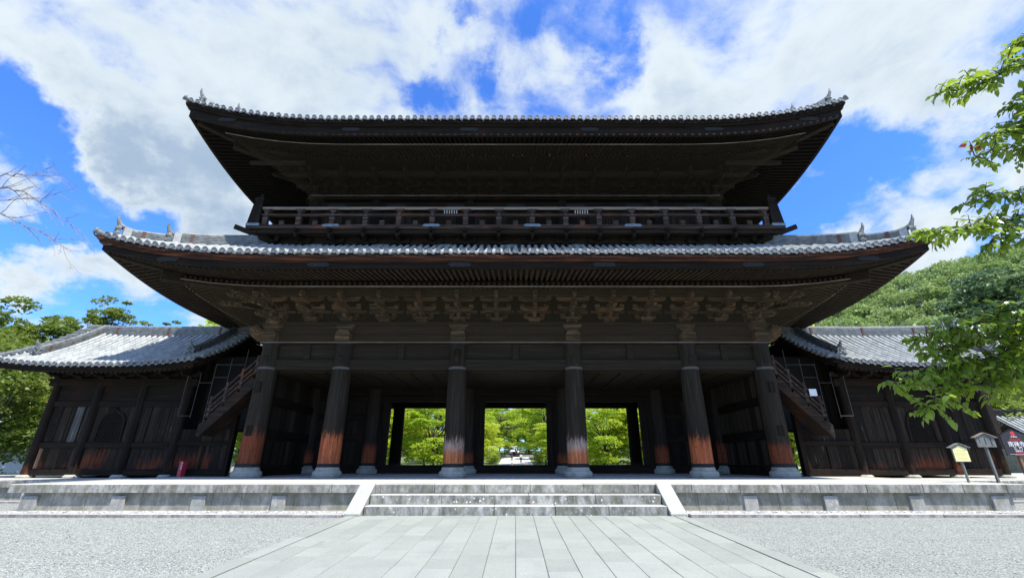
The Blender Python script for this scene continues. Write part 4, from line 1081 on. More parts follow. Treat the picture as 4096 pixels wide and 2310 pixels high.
        if i == 1:
            cx = (a + c) / 2
            def bell(w_, h):
                pts = [(-w_, 0), (-w_ * .97, h * .45), (-w_ * .88, h * .68), (-w_ * .62, h * .83), (-w_ * .35, h * .88), (-.12 * w_, h * .93), (0, h)]
                return pts + [(-x, z) for x, z in pts[-2::-1]]
            z0 = 2.06
            win = MB().prism(bell(.50, 1.28), lambda u, v, t: (cx + u, Wy - .022 - t, z0 + v), 0, .01).build('bell_window', M['recess_shade'], root)  # flat black panel, the unlit interior painted as its colour
            fo, fi = bell(.60, 1.39), bell(.50, 1.28); fr = MB()
            fr.grid([[(cx + o[0], Wy - .075, z0 - .0 + o[1]), (cx + i_[0], Wy - .075, z0 + i_[1]), (cx + i_[0], Wy - .03, z0 + i_[1])] for o, i_ in zip(fo, fi)])
            fr.grid([[(cx + o[0], Wy - .075, z0 + o[1]), (cx + o[0], Wy - .02, z0 + o[1])] for o in fo]); fr.build('window_frame', M['wood_z'], win)
            br = MB()
            for q in range(-8, 9):
                u = q * .056; h = np.interp(abs(u), [0, .06, .175, .31, .44, .485, .5], [1.26, 1.19, 1.12, 1.05, .86, .57, .0]); br.box(cx + u - .008, cx + u + .008, Wy - .06, Wy - .045, z0, z0 + h)
            for zz in (.03, .38, .42, .80, .84): br.box(cx - .49 if zz < .5 else cx - .44, cx + .49 if zz < .5 else cx + .44, Wy - .066, Wy - .061, z0 + zz, z0 + zz + .018)
            br.build('window_lattice', M['wood_z'], win)
    if sx < 0:
        MB().box(-18.98, -18.66, Wy - .05, Wy - .022, 2.03, 3.47).build('pale_board', M['pale_board'], root)
        f = MB(); f.box(-19.98, -19.84, Wy - .05, Wy - .022, 1.0, 1.78); f.build('orange_board', M['brown_post'], root)
    if sx > 0: MB().box(20.36, 20.62, Wy - .12, Wy + .04, 1.75, 4.3, .01).build('brown_end_board', M['stair_brown'], root)
    # annex below the stair
    a, c = sorted((sx * 14.25, sx * 12.0))
    an = MB().box(a, c, Wy - .02, Wy + .03, .98, 2.55).build('annex_wall', M['wing_board'], root)
    MB().box(a, c, Wy - .10, Wy + .06, 1.90, 2.08, .01).build('rail', M['wood_x'], an)
    MB().box(a, c, Wy - .10, Wy + .06, .70, .98, .01).build('ground_sill', M['wood_x'], an)
    MB().box((a + c) / 2 - .05, (a + c) / 2 + .05, Wy - .06, Wy - .022, .98, 1.9).build('stud', M['wood_z'], an)
    MB().box(sx * 12.02 - .09, sx * 12.02 + .09, Wy - .12, Wy + .1, .70, 3.3).build('end_post', M['wood_z'], an)
    MB().box(a, c, 20.6, 20.68, 2.55, 5.9).build('recess_shade_panel', M['recess_shade'], an)  # near-black sheet standing for the dark interior behind the stair
    a2, c2 = sorted((sx * 11.95, sx * 10.40)); MB().box(a2, c2, 20.6, 20.68, 3.6, 7.1).build('recess_shade_panel', M['recess_shade'], an)  # near-black sheet added to close a sky gap with painted shade
    MB().box(a, c, Wy + .03, 20.6, 2.48, 2.55).build('landing', M['stair_wood'], an)
    # staircase
    stc = empty('covered_staircase', (sx * 12.4, 18.8, 2.2), 'steep timber staircase climbing from the %s wing to the upper storey of the gate' % side, 'staircase', 'staircases up to the gate')
    xl, xh = sx * 12.66, sx * 10.78; zl, zh = 2.2, 4.22
    for y in (18.42, 19.28):
        f = MB(); dx, dz = xh - xl, zh - zl
        f.prism([(xl, zl), (xh, zh), (xh, zh + .62), (xl + dx * -.06, zl + .50 - .06), (xl - dx * .06, zl + .02)], lambda u, v, t: (u, t, v), y - .04, y + .04); f.build('stringer', M['stair_wood'], stc, bevel=.01)
    for k in range(9):
        q = (k + .5) / 9; x = xl + (xh - xl) * q; z = zl + (zh - zl) * q + .18
        MB().box(x - .14, x + .14, 18.465, 19.235, z, z + .04).build('tread', M['stair_wood'], stc)
    f = MB(); f.beam((xl, 18.85, zl + .05), (xh, 18.85, zh + .05), .78, .03); f.build('soffit_boards', M['stair_wood'], stc)
    for zo in (.78, 1.0, 1.28):
        f = MB(); f.beam((xl + (xh - xl) * .02, 18.42, zl + zo), (xh, 18.42, zh + zo), .05, .06); f.build('handrail', M['rail_wood'], stc)
    for q in (.08, .36, .64, .92):
        x = xl + (xh - xl) * q; z = zl + (zh - zl) * q; MB().box(x - .05, x + .05, 18.38, 18.46, z + .45, z + 1.42, .01).build('baluster', M['rail_wood'], stc)
    # net frame of slim rods 
    nf = empty('rod_frame', (sx * 12.6, 18.3, 2.7), 'thin pale metal rod frame standing around the %s staircase' % side, 'rod frame', 'rod frames at the staircases')
    for x, z0, z1 in ((13.62, 3.0, 4.6), (13.1, 2.9, 4.7), (12.55, 2.75, 5.1), (11.95, 3.4, 5.3), (11.35, 4.1, 5.7)):
        MB().tube([(sx * x, 18.28, z0), (sx * x, 18.28, z1)], .010, 6).build('upright', M['grey_rod'], nf)
    for x0, x1, z in ((13.62, 13.1, 2.98), (13.1, 12.55, 4.30), (12.55, 11.95, 4.52), (12.55, 11.35, 5.05)):
        MB().tube([(sx * x0, 18.28, z), (sx * x1, 18.28, z)], .010, 6).build('crossbar', M['grey_rod'], nf)
wing(-1, 'dark boarded wing on the left of the gate, half in the shadow of its eaves')
wing(1, 'dark boarded wing on the right of the gate, its tiles gleaming in full sun')

# notice paper on the right stair
f = MB().box(12.12, 12.42, 18.355, 18.365, 3.78, 4.06, rz=0).build('notice_paper', M['white_cloth']); tag(f, 'small blank white sheet hanging by the right staircase handrail', 'notice')
# red extinguisher box
eb = empty('extinguisher_box', (-13.55, 19.25, .65), 'tall narrow red fire extinguisher box against the left wing wall', 'extinguisher box')
MB().box(-13.66, -13.46, 19.14, 19.34, .66, 1.27, .012, rz=R(-18)).build('box_body', M['red_paint'], eb)
MB().box(-13.67, -13.45, 19.13, 19.35, 1.271, 1.29, .005, rz=R(-18)).build('lid', M['red_paint'], eb)
for i, ch in enumerate('消火器'): text_mesh(ch, .085, (-13.535, 19.118, 1.20 - i * .095), 'sign_white', eb, rz=R(-18))
MB().prism([(-.14, 0), (.12, 0), (.10, .05), (.02, .10), (-.08, .08)], lambda u, v, t: (-13.98 + u, t, .65 + v), 19.2, 19.36).build('cloth_bundle', M['blue_tarp'])
tag(bpy.data.objects['cloth_bundle'], 'crumpled dark blue cloth on the floor beside the red extinguisher box', 'cloth')

# ------------------------------------------------------------------ signs
def roofed_sign(root, x, y, z0, zb, zt, w_, body, post, roofm, tr=.05, pr=.035):
    MB().box(x - pr, x + pr, y - .0, y + 2 * pr, z0, zb + .1, .006).build('post', M[post], root)
    h = .10 * w_ / .5
    bd = MB().prism([(-w_ / 2, zb), (w_ / 2, zb), (w_ / 2, zt - h), (0, zt), (-w_ / 2, zt - h)], lambda u, v, t: (x + u, y - .005 - t, v), 0, .03).build('board', M[body], root)
    if roofm:
        for s_ in (-1, 1):
            f = MB(); f.beam((x - s_ * .01, y - .02, zt + .035), (x + s_ * (w_ / 2 + .08), y - .02, zt - h - .0), .12, .022); f.build('small_roof', M[roofm], root)
    return bd
s1 = empty('notice_sign', (13.4, 14.1, .7), 'low roofed notice board with bright yellow paper on a thin post', 'sign')
bd = roofed_sign(s1, 13.4, 14.1, .7, 1.27, 1.76, .46, 'pale_wood', 'post_wood', 'post_wood', pr=.026)
MB().prism([(-.215, 1.285), (.215, 1.285), (.215, 1.63), (0, 1.725), (-.215, 1.63)], lambda u, v, t: (13.4 + u, 14.1 - .037 - t, v), 0, .003).build('paper', M['yellow_paper'], s1)
for k in range(8): MB().box(13.22, 13.22 + .36 - (k % 3) * .04, 14.058, 14.0585, 1.59 - k * .036, 1.594 - k * .036).build('writing_line', M['red_clay'], s1)
s2 = empty('notice_sign', (15.3, 15.1, 0), 'grey weathered wooden notice board with a small roof on a tall slim post', 'sign')
roofed_sign(s2, 15.3, 15.1, 0, 1.71, 2.12, .60, 'post_wood', 'post_wood', 'pale_wood', pr=.034)
f = MB(); r = random.Random(5)
for c_, n_ in ((-.2, 4), (-.02, 5), (.17, 6)):
    for k in range(n_):
        zc = 1.98 - k * .042; w2 = .035 if c_ > -.1 else .02
        f.box(15.3 + c_ - w2 / 2, 15.3 + c_ + w2 / 2, 15.058, 15.062, zc, zc + .008); f.box(15.3 + c_ - .004, 15.3 + c_ + .004, 15.056, 15.0575, zc - .02, zc + .02); f.box(15.3 + c_ - w2 / 2, 15.3 + c_ + w2 / 2, 15.0583, 15.0623, zc - .018, zc - .012)
f.build('writing', M['dark_cloth'], s2)
s3 = empty('temple_sign', (18.85, 17.5, .65), 'black pointed signboard with white and red writing on a brown post at the right edge', 'sign')
X3, Y3 = 18.85, 17.5
roofed_sign(s3, X3, Y3, .65, 1.46, 2.42, .98, 'black_lacquer', 'brown_post', None, pr=.045)
for s_ in (-1, 1):
    f = MB(); f.beam((X3, Y3 - .02, 2.43), (X3 + s_ * .53, Y3 - .02, 2.215), .06, .02); f.build('board_edge', M['wood_x'], s3)
MB().lathe([(.075, 0), (.075, .004)], (0, 0, 0), 20)
f = MB(); f.prism([(.085 * math.cos(a), .075 * math.sin(a)) for a in np.linspace(0, 2 * math.pi, 20)[:-1]], lambda u, v, t: (X3 + u, Y3 - .037 - t, 2.26 + v), 0, .003); f.build('red_mark', M['sign_red'], s3)
for k in (-.03, 0, .03): MB().box(X3 - .06, X3 + .06, Y3 - .0425, Y3 - .041, 2.255 + k, 2.262 + k).build('mark_stripe', M['black_lacquer'], s3)
for txt, sz, z, mt in (('大本山', .085, 2.14, 'sign_white'), ('特別公開', .10, 2.03, 'sign_red'), ('南禅寺', .21, 1.87, 'sign_white'), ('三  門', .13, 1.73, 'sign_white'), ('拝観受付', .07, 1.63, 'sign_white'), ('参拝時間', .075, 1.565, 'sign_red')):
    text_mesh(txt, sz, (X3, Y3 - .040, z), mt, s3)
MB().box(X3 - .38, X3 + .38, Y3 - .04, Y3 - .037, 1.52, 1.528).build('rule_line', M['sign_white'], s3)
MB().box(X3 - .2, X3 + .2, Y3 - .04, Y3 - .037, 1.485, 1.50).build('writing_line', M['sign_red'], s3)

# ------------------------------------------------------------------ walls and roofs in the background
rw = empty('tiled_wall_building', (37, 28, .5), 'low grey building with a gleaming striped tile roof beyond the right wing', 'building')
rr = Roof(8.5, 26.6, 30.4, 2.55, lambda d: .62 * d + .05 * d * d, 0, 1, lambda a: 1.9, .30, 2, 38.2)
V, F, UV = rr.tiles('FB'); rfo = link_mesh('roof', V, F, M['roof_tile'], rw, tuple(ORG[rw.name]), False, UV)
ridge_stack([(x, 28.5, 3.88) for x in np.linspace(29.7, 46.7, 6)], .32, .3, 5).build('ridge', M['iron'], rfo)
MB().box(30.2, 46, 27.3, 29.7, -.1, 2.75).build('wall', M['plaster_grey'], rw)
MB().box(30.1, 46.1, 26.75, 26.9, 2.36, 2.5).build('eave_board', M['wood_x'], rfo)
ornament((29.65, 28.5, 3.85), (-1, 0), .8, .6).build('ridge_end_ornament', M['iron'], rfo)
for nm, x0, x1 in (('left', -60, -15), ('right', 15, 62)):
    pw_ = empty('plaster_wall', ((x0 + x1) / 2, 40, -.5), 'long white plaster wall with a tiled coping far behind the %s column' % nm, 'wall')
    MB().box(x0, x1, 39.9, 40.1, -.6, 1.75).build('wall', M['plaster'], pw_)
    MB().prism([(39.55, 1.76), (40.45, 1.76), (40.04, 2.04), (39.96, 2.04)], lambda u, v, t: (t, u, v), x0, x1).build('coping', M['ridge_tile'], pw_)
    MB().box(x0, x1, 39.8, 39.899, -.6, -.1).build('footing', M['plinth_stone'], pw_)
# far hall roof peeping over the right wing ridge
fr_ = empty('distant_hall', (58, 52, 0), 'distant hall whose tiled gable shows above the right wing ridge', 'building')
dr = Roof(6, 48, 60, 12.4, lambda d: .55 * d + .05 * d * d, .4, 4, lambda a: 6, .45, 2, 62)
V, F, UV = dr.tiles('FB', False); dro = link_mesh('roof', V, F, M['roof_tile'], fr_, tuple(ORG[fr_.name]), False, UV)
ridge_stack([(x, 54, 17.3) for x in (56, 62, 68)], .7, .6, 5).build('ridge', M['ridge_tile'], dro)
MB().box(57, 67, 49.5, 58.5, 0, 12.6).build('wall', M['plaster_grey'], fr_)

# incense burner and terraces at the end of the path
ib = empty('incense_burner', (0, 112, 2.2), 'dark roofed bronze incense burner at the far end of the path', 'incense burner')
MB().lathe([(1.0, 0), (1.0, .25), (.7, .3), (.55, .5), (.9, .85), (1.05, 1.25), (1.0, 1.45), (1.05, 1.5)], (0, 112, 2.2), 20).build('urn', M['bronze'], ib)
for a in (45, 135, 225, 315): MB().tube([(.85 * math.cos(R(a)), 112 + .85 * math.sin(R(a)), 3.6), (.85 * math.cos(R(a)), 112 + .85 * math.sin(R(a)), 4.4)], .05, 6).build('roof_post', M['bronze'], ib)
MB().lathe([(1.35, 0), (1.3, .06), (.8, .28), (.25, .5), (.1, .55), (.1, .68), (.0, .75)], (0, 112, 4.35), 16, False).build('roof', M['ridge_mortar'], ib)
for s_ in (-1, 1):
    a, c = sorted((s_ * 1.3, s_ * 4.6)); r_ = empty('stone_terrace', (s_ * 3, 108, 1.9), 'low stone terrace steps at the %s end of the path' % ('left' if s_ < 0 else 'right'), 'terrace')
    for k in range(3): MB().box(a, c, 107.5 + k * .7, 110, 1.7 + k * .28, 2.0 + k * .28 - .01, .02).build('step', M['curb_stone'], r_)

# ------------------------------------------------------------------ vegetation
def leaf_quads(C, l, w_, g, up=.7, droop=None):
    n = len(C)
    nrm = g.normal(0, 1, (n, 3)); nrm[:, 2] = np.abs(nrm[:, 2]) * 1.0 + up; nrm /= np.linalg.norm(nrm, axis=1)[:, None]
    t = g.normal(0, 1, (n, 3)); t -= (t * nrm).sum(1)[:, None] * nrm; t /= np.linalg.norm(t, axis=1)[:, None]
    s = np.cross(nrm, t); L = (l * g.uniform(.6, 1.25, n))[:, None]; W = (w_ * g.uniform(.6, 1.25, n))[:, None]
    V = np.stack([C - t * L, C + s * W - nrm * L * .15, C + t * L, C - s * W - nrm * L * .15], 1).reshape(-1, 3)
    return V, np.arange(4 * n).reshape(-1, 4)
def crown_pts(g, n, cx, cy, z0, z1, rx, ry, K, rc, flat=.55, shell=.5):
    th = g.uniform(0, 2 * np.pi, K); u = g.uniform(-1, 1, K); rr = g.uniform(shell, 1., K) ** .7
    cc = np.stack([cx + rx * rr * np.sqrt(1 - u * u) * np.cos(th), cy + ry * rr * np.sqrt(1 - u * u) * np.sin(th), (z0 + z1) / 2 + (z1 - z0) / 2 * rr * u], 1)
    k = g.integers(0, K, n); sc = g.uniform(.65, 1.35, K)[k]
    d = g.normal(0, 1, (n, 3)); d /= np.linalg.norm(d, axis=1)[:, None]; d[:, 2] = np.where(g.random(n) < .7, np.abs(d[:, 2]), d[:, 2])
    P = cc[k] + d * (rc * sc * g.uniform(.45, 1.0, n) ** .5)[:, None] * np.array([1, 1, flat])
    return P, cc
def tree(label, x, y, z, h, rx, zb, mat, K=40, n=9000, rc=1.1, lf=.16, seed=0, name='tree', group=None, flat=.55, bark='bark', tr=.16, ry=None, limbs=14, shell=.45, cat='tree'):
    g = np.random.default_rng(seed); root = empty(name, (x, y, z), label, cat, group)
    P, cc = crown_pts(g, n, x, y, z + zb, z + h, rx, ry or rx, K, rc, flat, shell)
    V, F = leaf_quads(P, lf, lf * .55, g)
    link_mesh('crown', V, F, M[mat], root, (x, y, z))
    t = MB(); r = random.Random(seed); top = z + zb + (h - zb) * .55
    bend = [(x + math.sin(q * 3 + seed) * .12 * q * h * .3, y + math.cos(q * 2.3 + seed) * .1 * q * h * .3, z + (top - z) * q - .05) for q in np.linspace(0, 1, 7)]
    t.tube(bend, [tr * (1.25 if i == 0 else 1 - .75 * i / 6) for i in range(7)], 8)
    for c in cc[:limbs]:
        i = r.randint(2, 5); p = Vector(bend[i]); q = Vector(c); m_ = (p + q) / 2 + Vector((r.uniform(-.2, .2), r.uniform(-.2, .2), .15)) * rx * .3
        t.tube([p, m_, q], [tr * .42, tr * .27, tr * .08], 5)
    t.build('trunk', M[bark], root)
    return root
def tree_copy(src, x, y, z, label, rz, sc=1.):
    c = inst(src, None, (x, y, z), rz, (sc, sc, sc * rnd.uniform(.92, 1.08))); c['label'] = label; return c
# left: evergreens behind the left wing
GL = 'evergreens behind the left wing'
t1 = tree('broad dense evergreen rising at the left edge behind the left wing', -42, 35, .0, 13.6, 5.9, 2.0, 'leaf_dense', 60, 15000, 1.7, .20, 3, 'evergreen_tree', GL)
tree('dense evergreen with rounded top between the left edge and the tall sparse tree', -37.0, 33.5, .0, 12.0, 3.9, 2.0, 'leaf_dense', 44, 11000, 1.25, .19, 4, 'evergreen_tree', GL)
tree('tall sparse tree with layered crown above the left wing ridge end', -35.0, 36, 0, 14.6, 2.7, 9.6, 'leaf_olive', 46, 5200, .55, .13, 5, 'sparse_tree', None, .45, tr=.16, limbs=20, shell=.15)
tree('small tree tip just showing over the middle of the left wing ridge', -40.5, 45, 0, 15.4, 1.7, 10.5, 'leaf_olive', 20, 2000, .5, .15, 6, 'sparse_tree', None, .3, limbs=12)
tree('forked tree tip showing over the left wing ridge, nearest the gate eaves', -36.5, 45, 0, 15.6, 2.1, 10.5, 'leaf_olive', 22, 2300, .5, .15, 8, 'sparse_tree', None, .3, limbs=14)
tree('small leafy tip between the left wing ridge and the lower roof rafters', -25.0, 45, 0, 14.6, 1.6, 9.5, 'leaf_olive', 12, 1500, .6, .18, 9, 'sparse_tree', None, .3, limbs=12)
t2 = tree('bright bushy tree filling the space under the left wing eaves at the picture edge', -27.6, 23.5, .0, 7.0, 2.9, .2, 'leaf_dense', 46, 11000, 1.1, .13, 12, 'evergreen_tree', GL)
tree('dark low tree with a leaning trunk beside the left wing corner post', -25.4, 26.5, .0, 6.2, 2.4, .6, 'leaf_bush', 34, 7000, .95, .12, 13, 'evergreen_tree', GL)
tree('broad tree behind the low one at the left picture edge', -33, 29, .0, 9.2, 4.2, .3, 'leaf_dense', 50, 11000, 1.5, .17, 14, 'evergreen_tree', GL)
# maples behind the gate
GM = 'maples seen through the gate openings'
mp = []
specs = [('leaf_maple', 3.6, 8.6, 21, .15), ('leaf_maple_yellow', 3.2, 7.4, 22, .14), ('leaf_maple', 4.4, 11.0, 23, .19), ('leaf_olive', 4.6, 13.5, 24, .22)]
MAPS = [(0, -8.2, 47), (1, -12.8, 50), (0, 9.0, 48), (1, 13.2, 49), (1, -5.6, 66), (0, 6.2, 70), (2, -12, 62), (2, 12.5, 64), (1, 6.6, 86), (0, -6.2, 84), (2, -9.5, 98), (2, 9.5, 100), (3, -5, 126), (3, 5.5, 128), (3, 0.5, 134), (0, -18.5, 52), (0, 18.5, 52), (2, -22, 47), (2, 22.5, 47), (3, -20, 75), (3, 20, 75), (3, -28, 110), (3, 27, 110), (2, 4.9, 76), (3, 14, 118), (3, -14, 118), (0, -20.6, 35), (0, 20.8, 35), (3, -8, 145), (3, 8, 147), (3, -24, 140), (3, 24, 142), (3, 0, 160), (3, -36, 150), (3, 36, 150), (2, -3.5, 104), (2, 3.4, 120)]
where = ['nearest behind the left opening, crossed by dark branches', 'filling the outer half of the left opening', 'nearest behind the right opening, next to the column', 'filling the outer half of the right opening', 'arching over the path on its left side', 'arching over the path on its right side', 'tall one farther back in the left opening', 'tall one farther back in the right opening', 'bright yellow-green by the right edge of the path', 'beside the left edge of the path', 'left of the incense burner', 'right of the incense burner', 'behind the incense burner to its left', 'behind the incense burner to its right', 'directly behind the incense burner', 'in the gap left of the left corner column', 'in the gap right of the right corner column', 'outermost on the left seen past the left wing', 'outermost on the right seen past the right wing', 'deep in the garden on the left', 'deep in the garden on the right', 'farthest on the left of the garden', 'farthest on the right of the garden', 'leaning over the two walkers on the path', 'far behind the right opening', 'far behind the left opening', 'close behind the left staircase, in the gap by the column', 'close behind the right staircase, in the gap by the column', 'in the back row left of the path line', 'in the back row right of the path line', 'in the back row well to the left', 'in the back row well to the right', 'rearmost in line with the path', 'at the left end of the back row', 'at the right end of the back row', 'overhanging the incense burner from the left', 'closing the view just behind the incense burner']
protos = {}
for i, ((k, x, y), wh) in enumerate(zip(MAPS, where)):
    mt, rx, h, sd, lf = specs[k]; lab = ('maple ' if k < 3 else 'tall tree ') + wh
    if k not in protos:
        protos[k] = tree(lab, x, y, gz(y), h, rx, .5 if k < 2 else 1.2, mt, 60, 13000, 1.0 if k < 2 else 1.4, lf, sd, 'maple_tree' if k < 3 else 'garden_tree', GM if k < 3 else 'tall trees behind the maples', .35, tr=.13, limbs=30)
    else: tree_copy(protos[k], x, y, gz(y), lab, rnd.uniform(0, 6.28), 1.45 if abs(y - 35) < .1 else rnd.uniform(.92, 1.15))
for i, (x, y) in enumerate([(-30, 120), (-22, 118), (-15, 121), (-8.5, 119), (8.5, 118), (15, 121), (22, 119), (30, 121), (-3, 125), (3.5, 126), (-10, 72), (10.5, 74), (-17, 84), (17, 86)]):
    l_ = ['leftmost low maple of the hedge-like row beyond the terraces', 'second low maple from the left in the far row', 'third low maple from the left in the far row', 'low maple left of the left terrace', 'low maple right of the right terrace', 'third low maple from the right in the far row', 'second low maple from the right in the far row', 'rightmost low maple of the far row', 'low maple behind the incense burner, left of its urn', 'low maple behind the incense burner, right of its urn', 'low maple halfway up the garden on the left', 'low maple halfway up the garden on the right', 'low maple farther up the garden on the left', 'low maple farther up the garden on the right'][i]
    tree_copy(protos[0] if i % 2 else protos[1], x, y, gz(y) - .4, l_, rnd.uniform(0, 6.28), rnd.uniform(.85, 1.15))
pine = tree('dark pine in the upper right corner of the central opening', 6.6, 96, gz(96), 15, 3.0, 5, 'leaf_pine', 50, 9000, .9, .16, 31, 'pine_tree', None, .3, limbs=30)
tree_copy(pine, -14.5, 88, gz(88), 'dark pine crown at the top of the left opening', 2., 1.)
def bush(label, x, y, r_, h, seed, mat='leaf_bush'):
    g = np.random.default_rng(seed); z = gz(y)
    P, cc = crown_pts(g, 2200, x, y, z, z + h, r_, r_, 16, r_ * .45, .8, .5); V, F = leaf_quads(P, .09, .05, g)
    root = empty('shrub', (x, y, z), label, 'shrub', 'shrubs beside the path'); link_mesh('foliage', V, F, M[mat], root, (x, y, z))
    MB().tube([(x, y, z - .05), (x, y, z + h * .6)], [.05, .02], 5).build('stem', M['bark'], root)
for i, (x, y, r_, h, l_) in enumerate([(-4.0, 82, 1.0, 1.7, 'clipped shrub nearest on the left edge of the path'), (-4.3, 87, 1.1, 1.9, 'rounded shrub behind the nearest one on the left path edge'), (-4.2, 93, 1.1, 1.8, 'yellowish shrub on the left below the terrace'), (4.3, 83, 1.1, 1.8, 'shrub nearest on the right edge of the path'), (4.4, 90, 1.1, 1.6, 'shrub on the right just before the stone terrace')]): bush(l_, x, y, r_, h, 50 + i)

# right hillside
def hz(x, y):
    r_ = math.hypot(x, y); az = math.degrees(math.atan2(x, y))
    k = min(1, max(0, (az - 22) / 18)); k = k * k * (3 - 2 * k)
    t = min(1, max(0, (r_ - 80) / 185)); z = 78 * t + 3.2 * math.sin(x * .045 + 1) * t + 3 * math.sin(y * .06) * t
    return .2 + z * k - max(0, r_ - 290) * .1 * k
rows = [[(r_ * math.sin(R(a)), r_ * math.cos(R(a)), hz(r_ * math.sin(R(a)), r_ * math.cos(R(a)))) for a in np.linspace(20, 100, 60)] for r_ in np.linspace(76, 420, 40)]
tag(MB().grid(rows).build('hillside', M['hill_soil'], smooth=True), kind='structure')
def forest(name, n, seed, mat, label, hs):
    g = np.random.default_rng(seed); C = []; 
    for _ in range(n):
        a = g.uniform(30, 66); r_ = math.sqrt(g.uniform(92 ** 2, 300 ** 2)); x, y = r_ * math.sin(R(a)), r_ * math.cos(R(a)); z = hz(x, y); R0 = g.uniform(1.9, 4.0) * hs
        m_ = 300; d = g.normal(0, 1, (m_, 3)); d /= np.linalg.norm(d, axis=1)[:, None]; d[:, 2] = np.abs(d[:, 2]) * 1.15 - .1
        kk = 1 + .22 * np.sin(d[:, 0] * 5 + r_) * np.cos(d[:, 1] * 6 + a)
        C.append(np.array([x, y, z + 4.0 * g.uniform(.8, 1.4)]) + d * (R0 * kk * g.uniform(.8, 1.05, m_))[:, None] * np.array([1, 1, .95]))
    C = np.concatenate(C); V, F = leaf_quads(C, .36, .25, g, .5)
    o = link_mesh(name, V, F, M[mat]); tag(o, label, 'forest', kind='stuff')
forest('hill_forest', 950, 70, 'leaf_forest', 'sunlit wooded hillside rising behind the right wing', 1.)
forest('hill_conifers', 260, 71, 'leaf_forest_dark', 'darker conifers scattered through the wooded hillside', .85)
GR = 'trees at the foot of the hillside'
q1 = tree('bright green rounded tree below the hillside beside the lower roof rafters', 57, 76, .5, 20.0, 5.4, 5, 'leaf_maple', 60, 12000, 1.9, .3, 81, 'broadleaf_tree', GR, .6, tr=.3)
tree_copy(q1, 67, 80, .5, 'rounded green tree just right of the bright one above the wing roof', 1., .93)
q2 = tree('tall dark tree on the hill slope at the right picture edge', 76, 66, 4, 26.0, 6.5, 8, 'leaf_forest_dark', 70, 14000, 2.0, .34, 82, 'broadleaf_tree', GR, .6, tr=.35)
tree_copy(q2, 88, 72, 5, 'second dark tree beyond the right picture edge slope', 2., 1.)
tree('leafless grey tree crown behind the far hall gable', 66, 62, 1, 21.5, 3.2, 10, 'leaf_olive', 60, 160, 1.0, .1, 83, 'bare_tree', None, .8, 'bark_grey', .14, limbs=60)
q3 = tree('yellow-green tree behind the right wing corner post', 31.5, 32, 0, 6.8, 3.2, .8, 'leaf_bush', 46, 10000, 1.1, .14, 84, 'broadleaf_tree', GR, .45)
tree_copy(q3, 37.5, 34, 0, 'yellow-green tree above the striped tile roof at the right edge', 2.2, 1.15)
tree_copy(q3, 43, 37, 0, 'yellow-green tree farther right beyond the picture edge', 4.2, 1.2)
tree_copy(protos[0], 26.5, 31, 0, 'bright tree just behind the right wing end post', 3.2, .75)
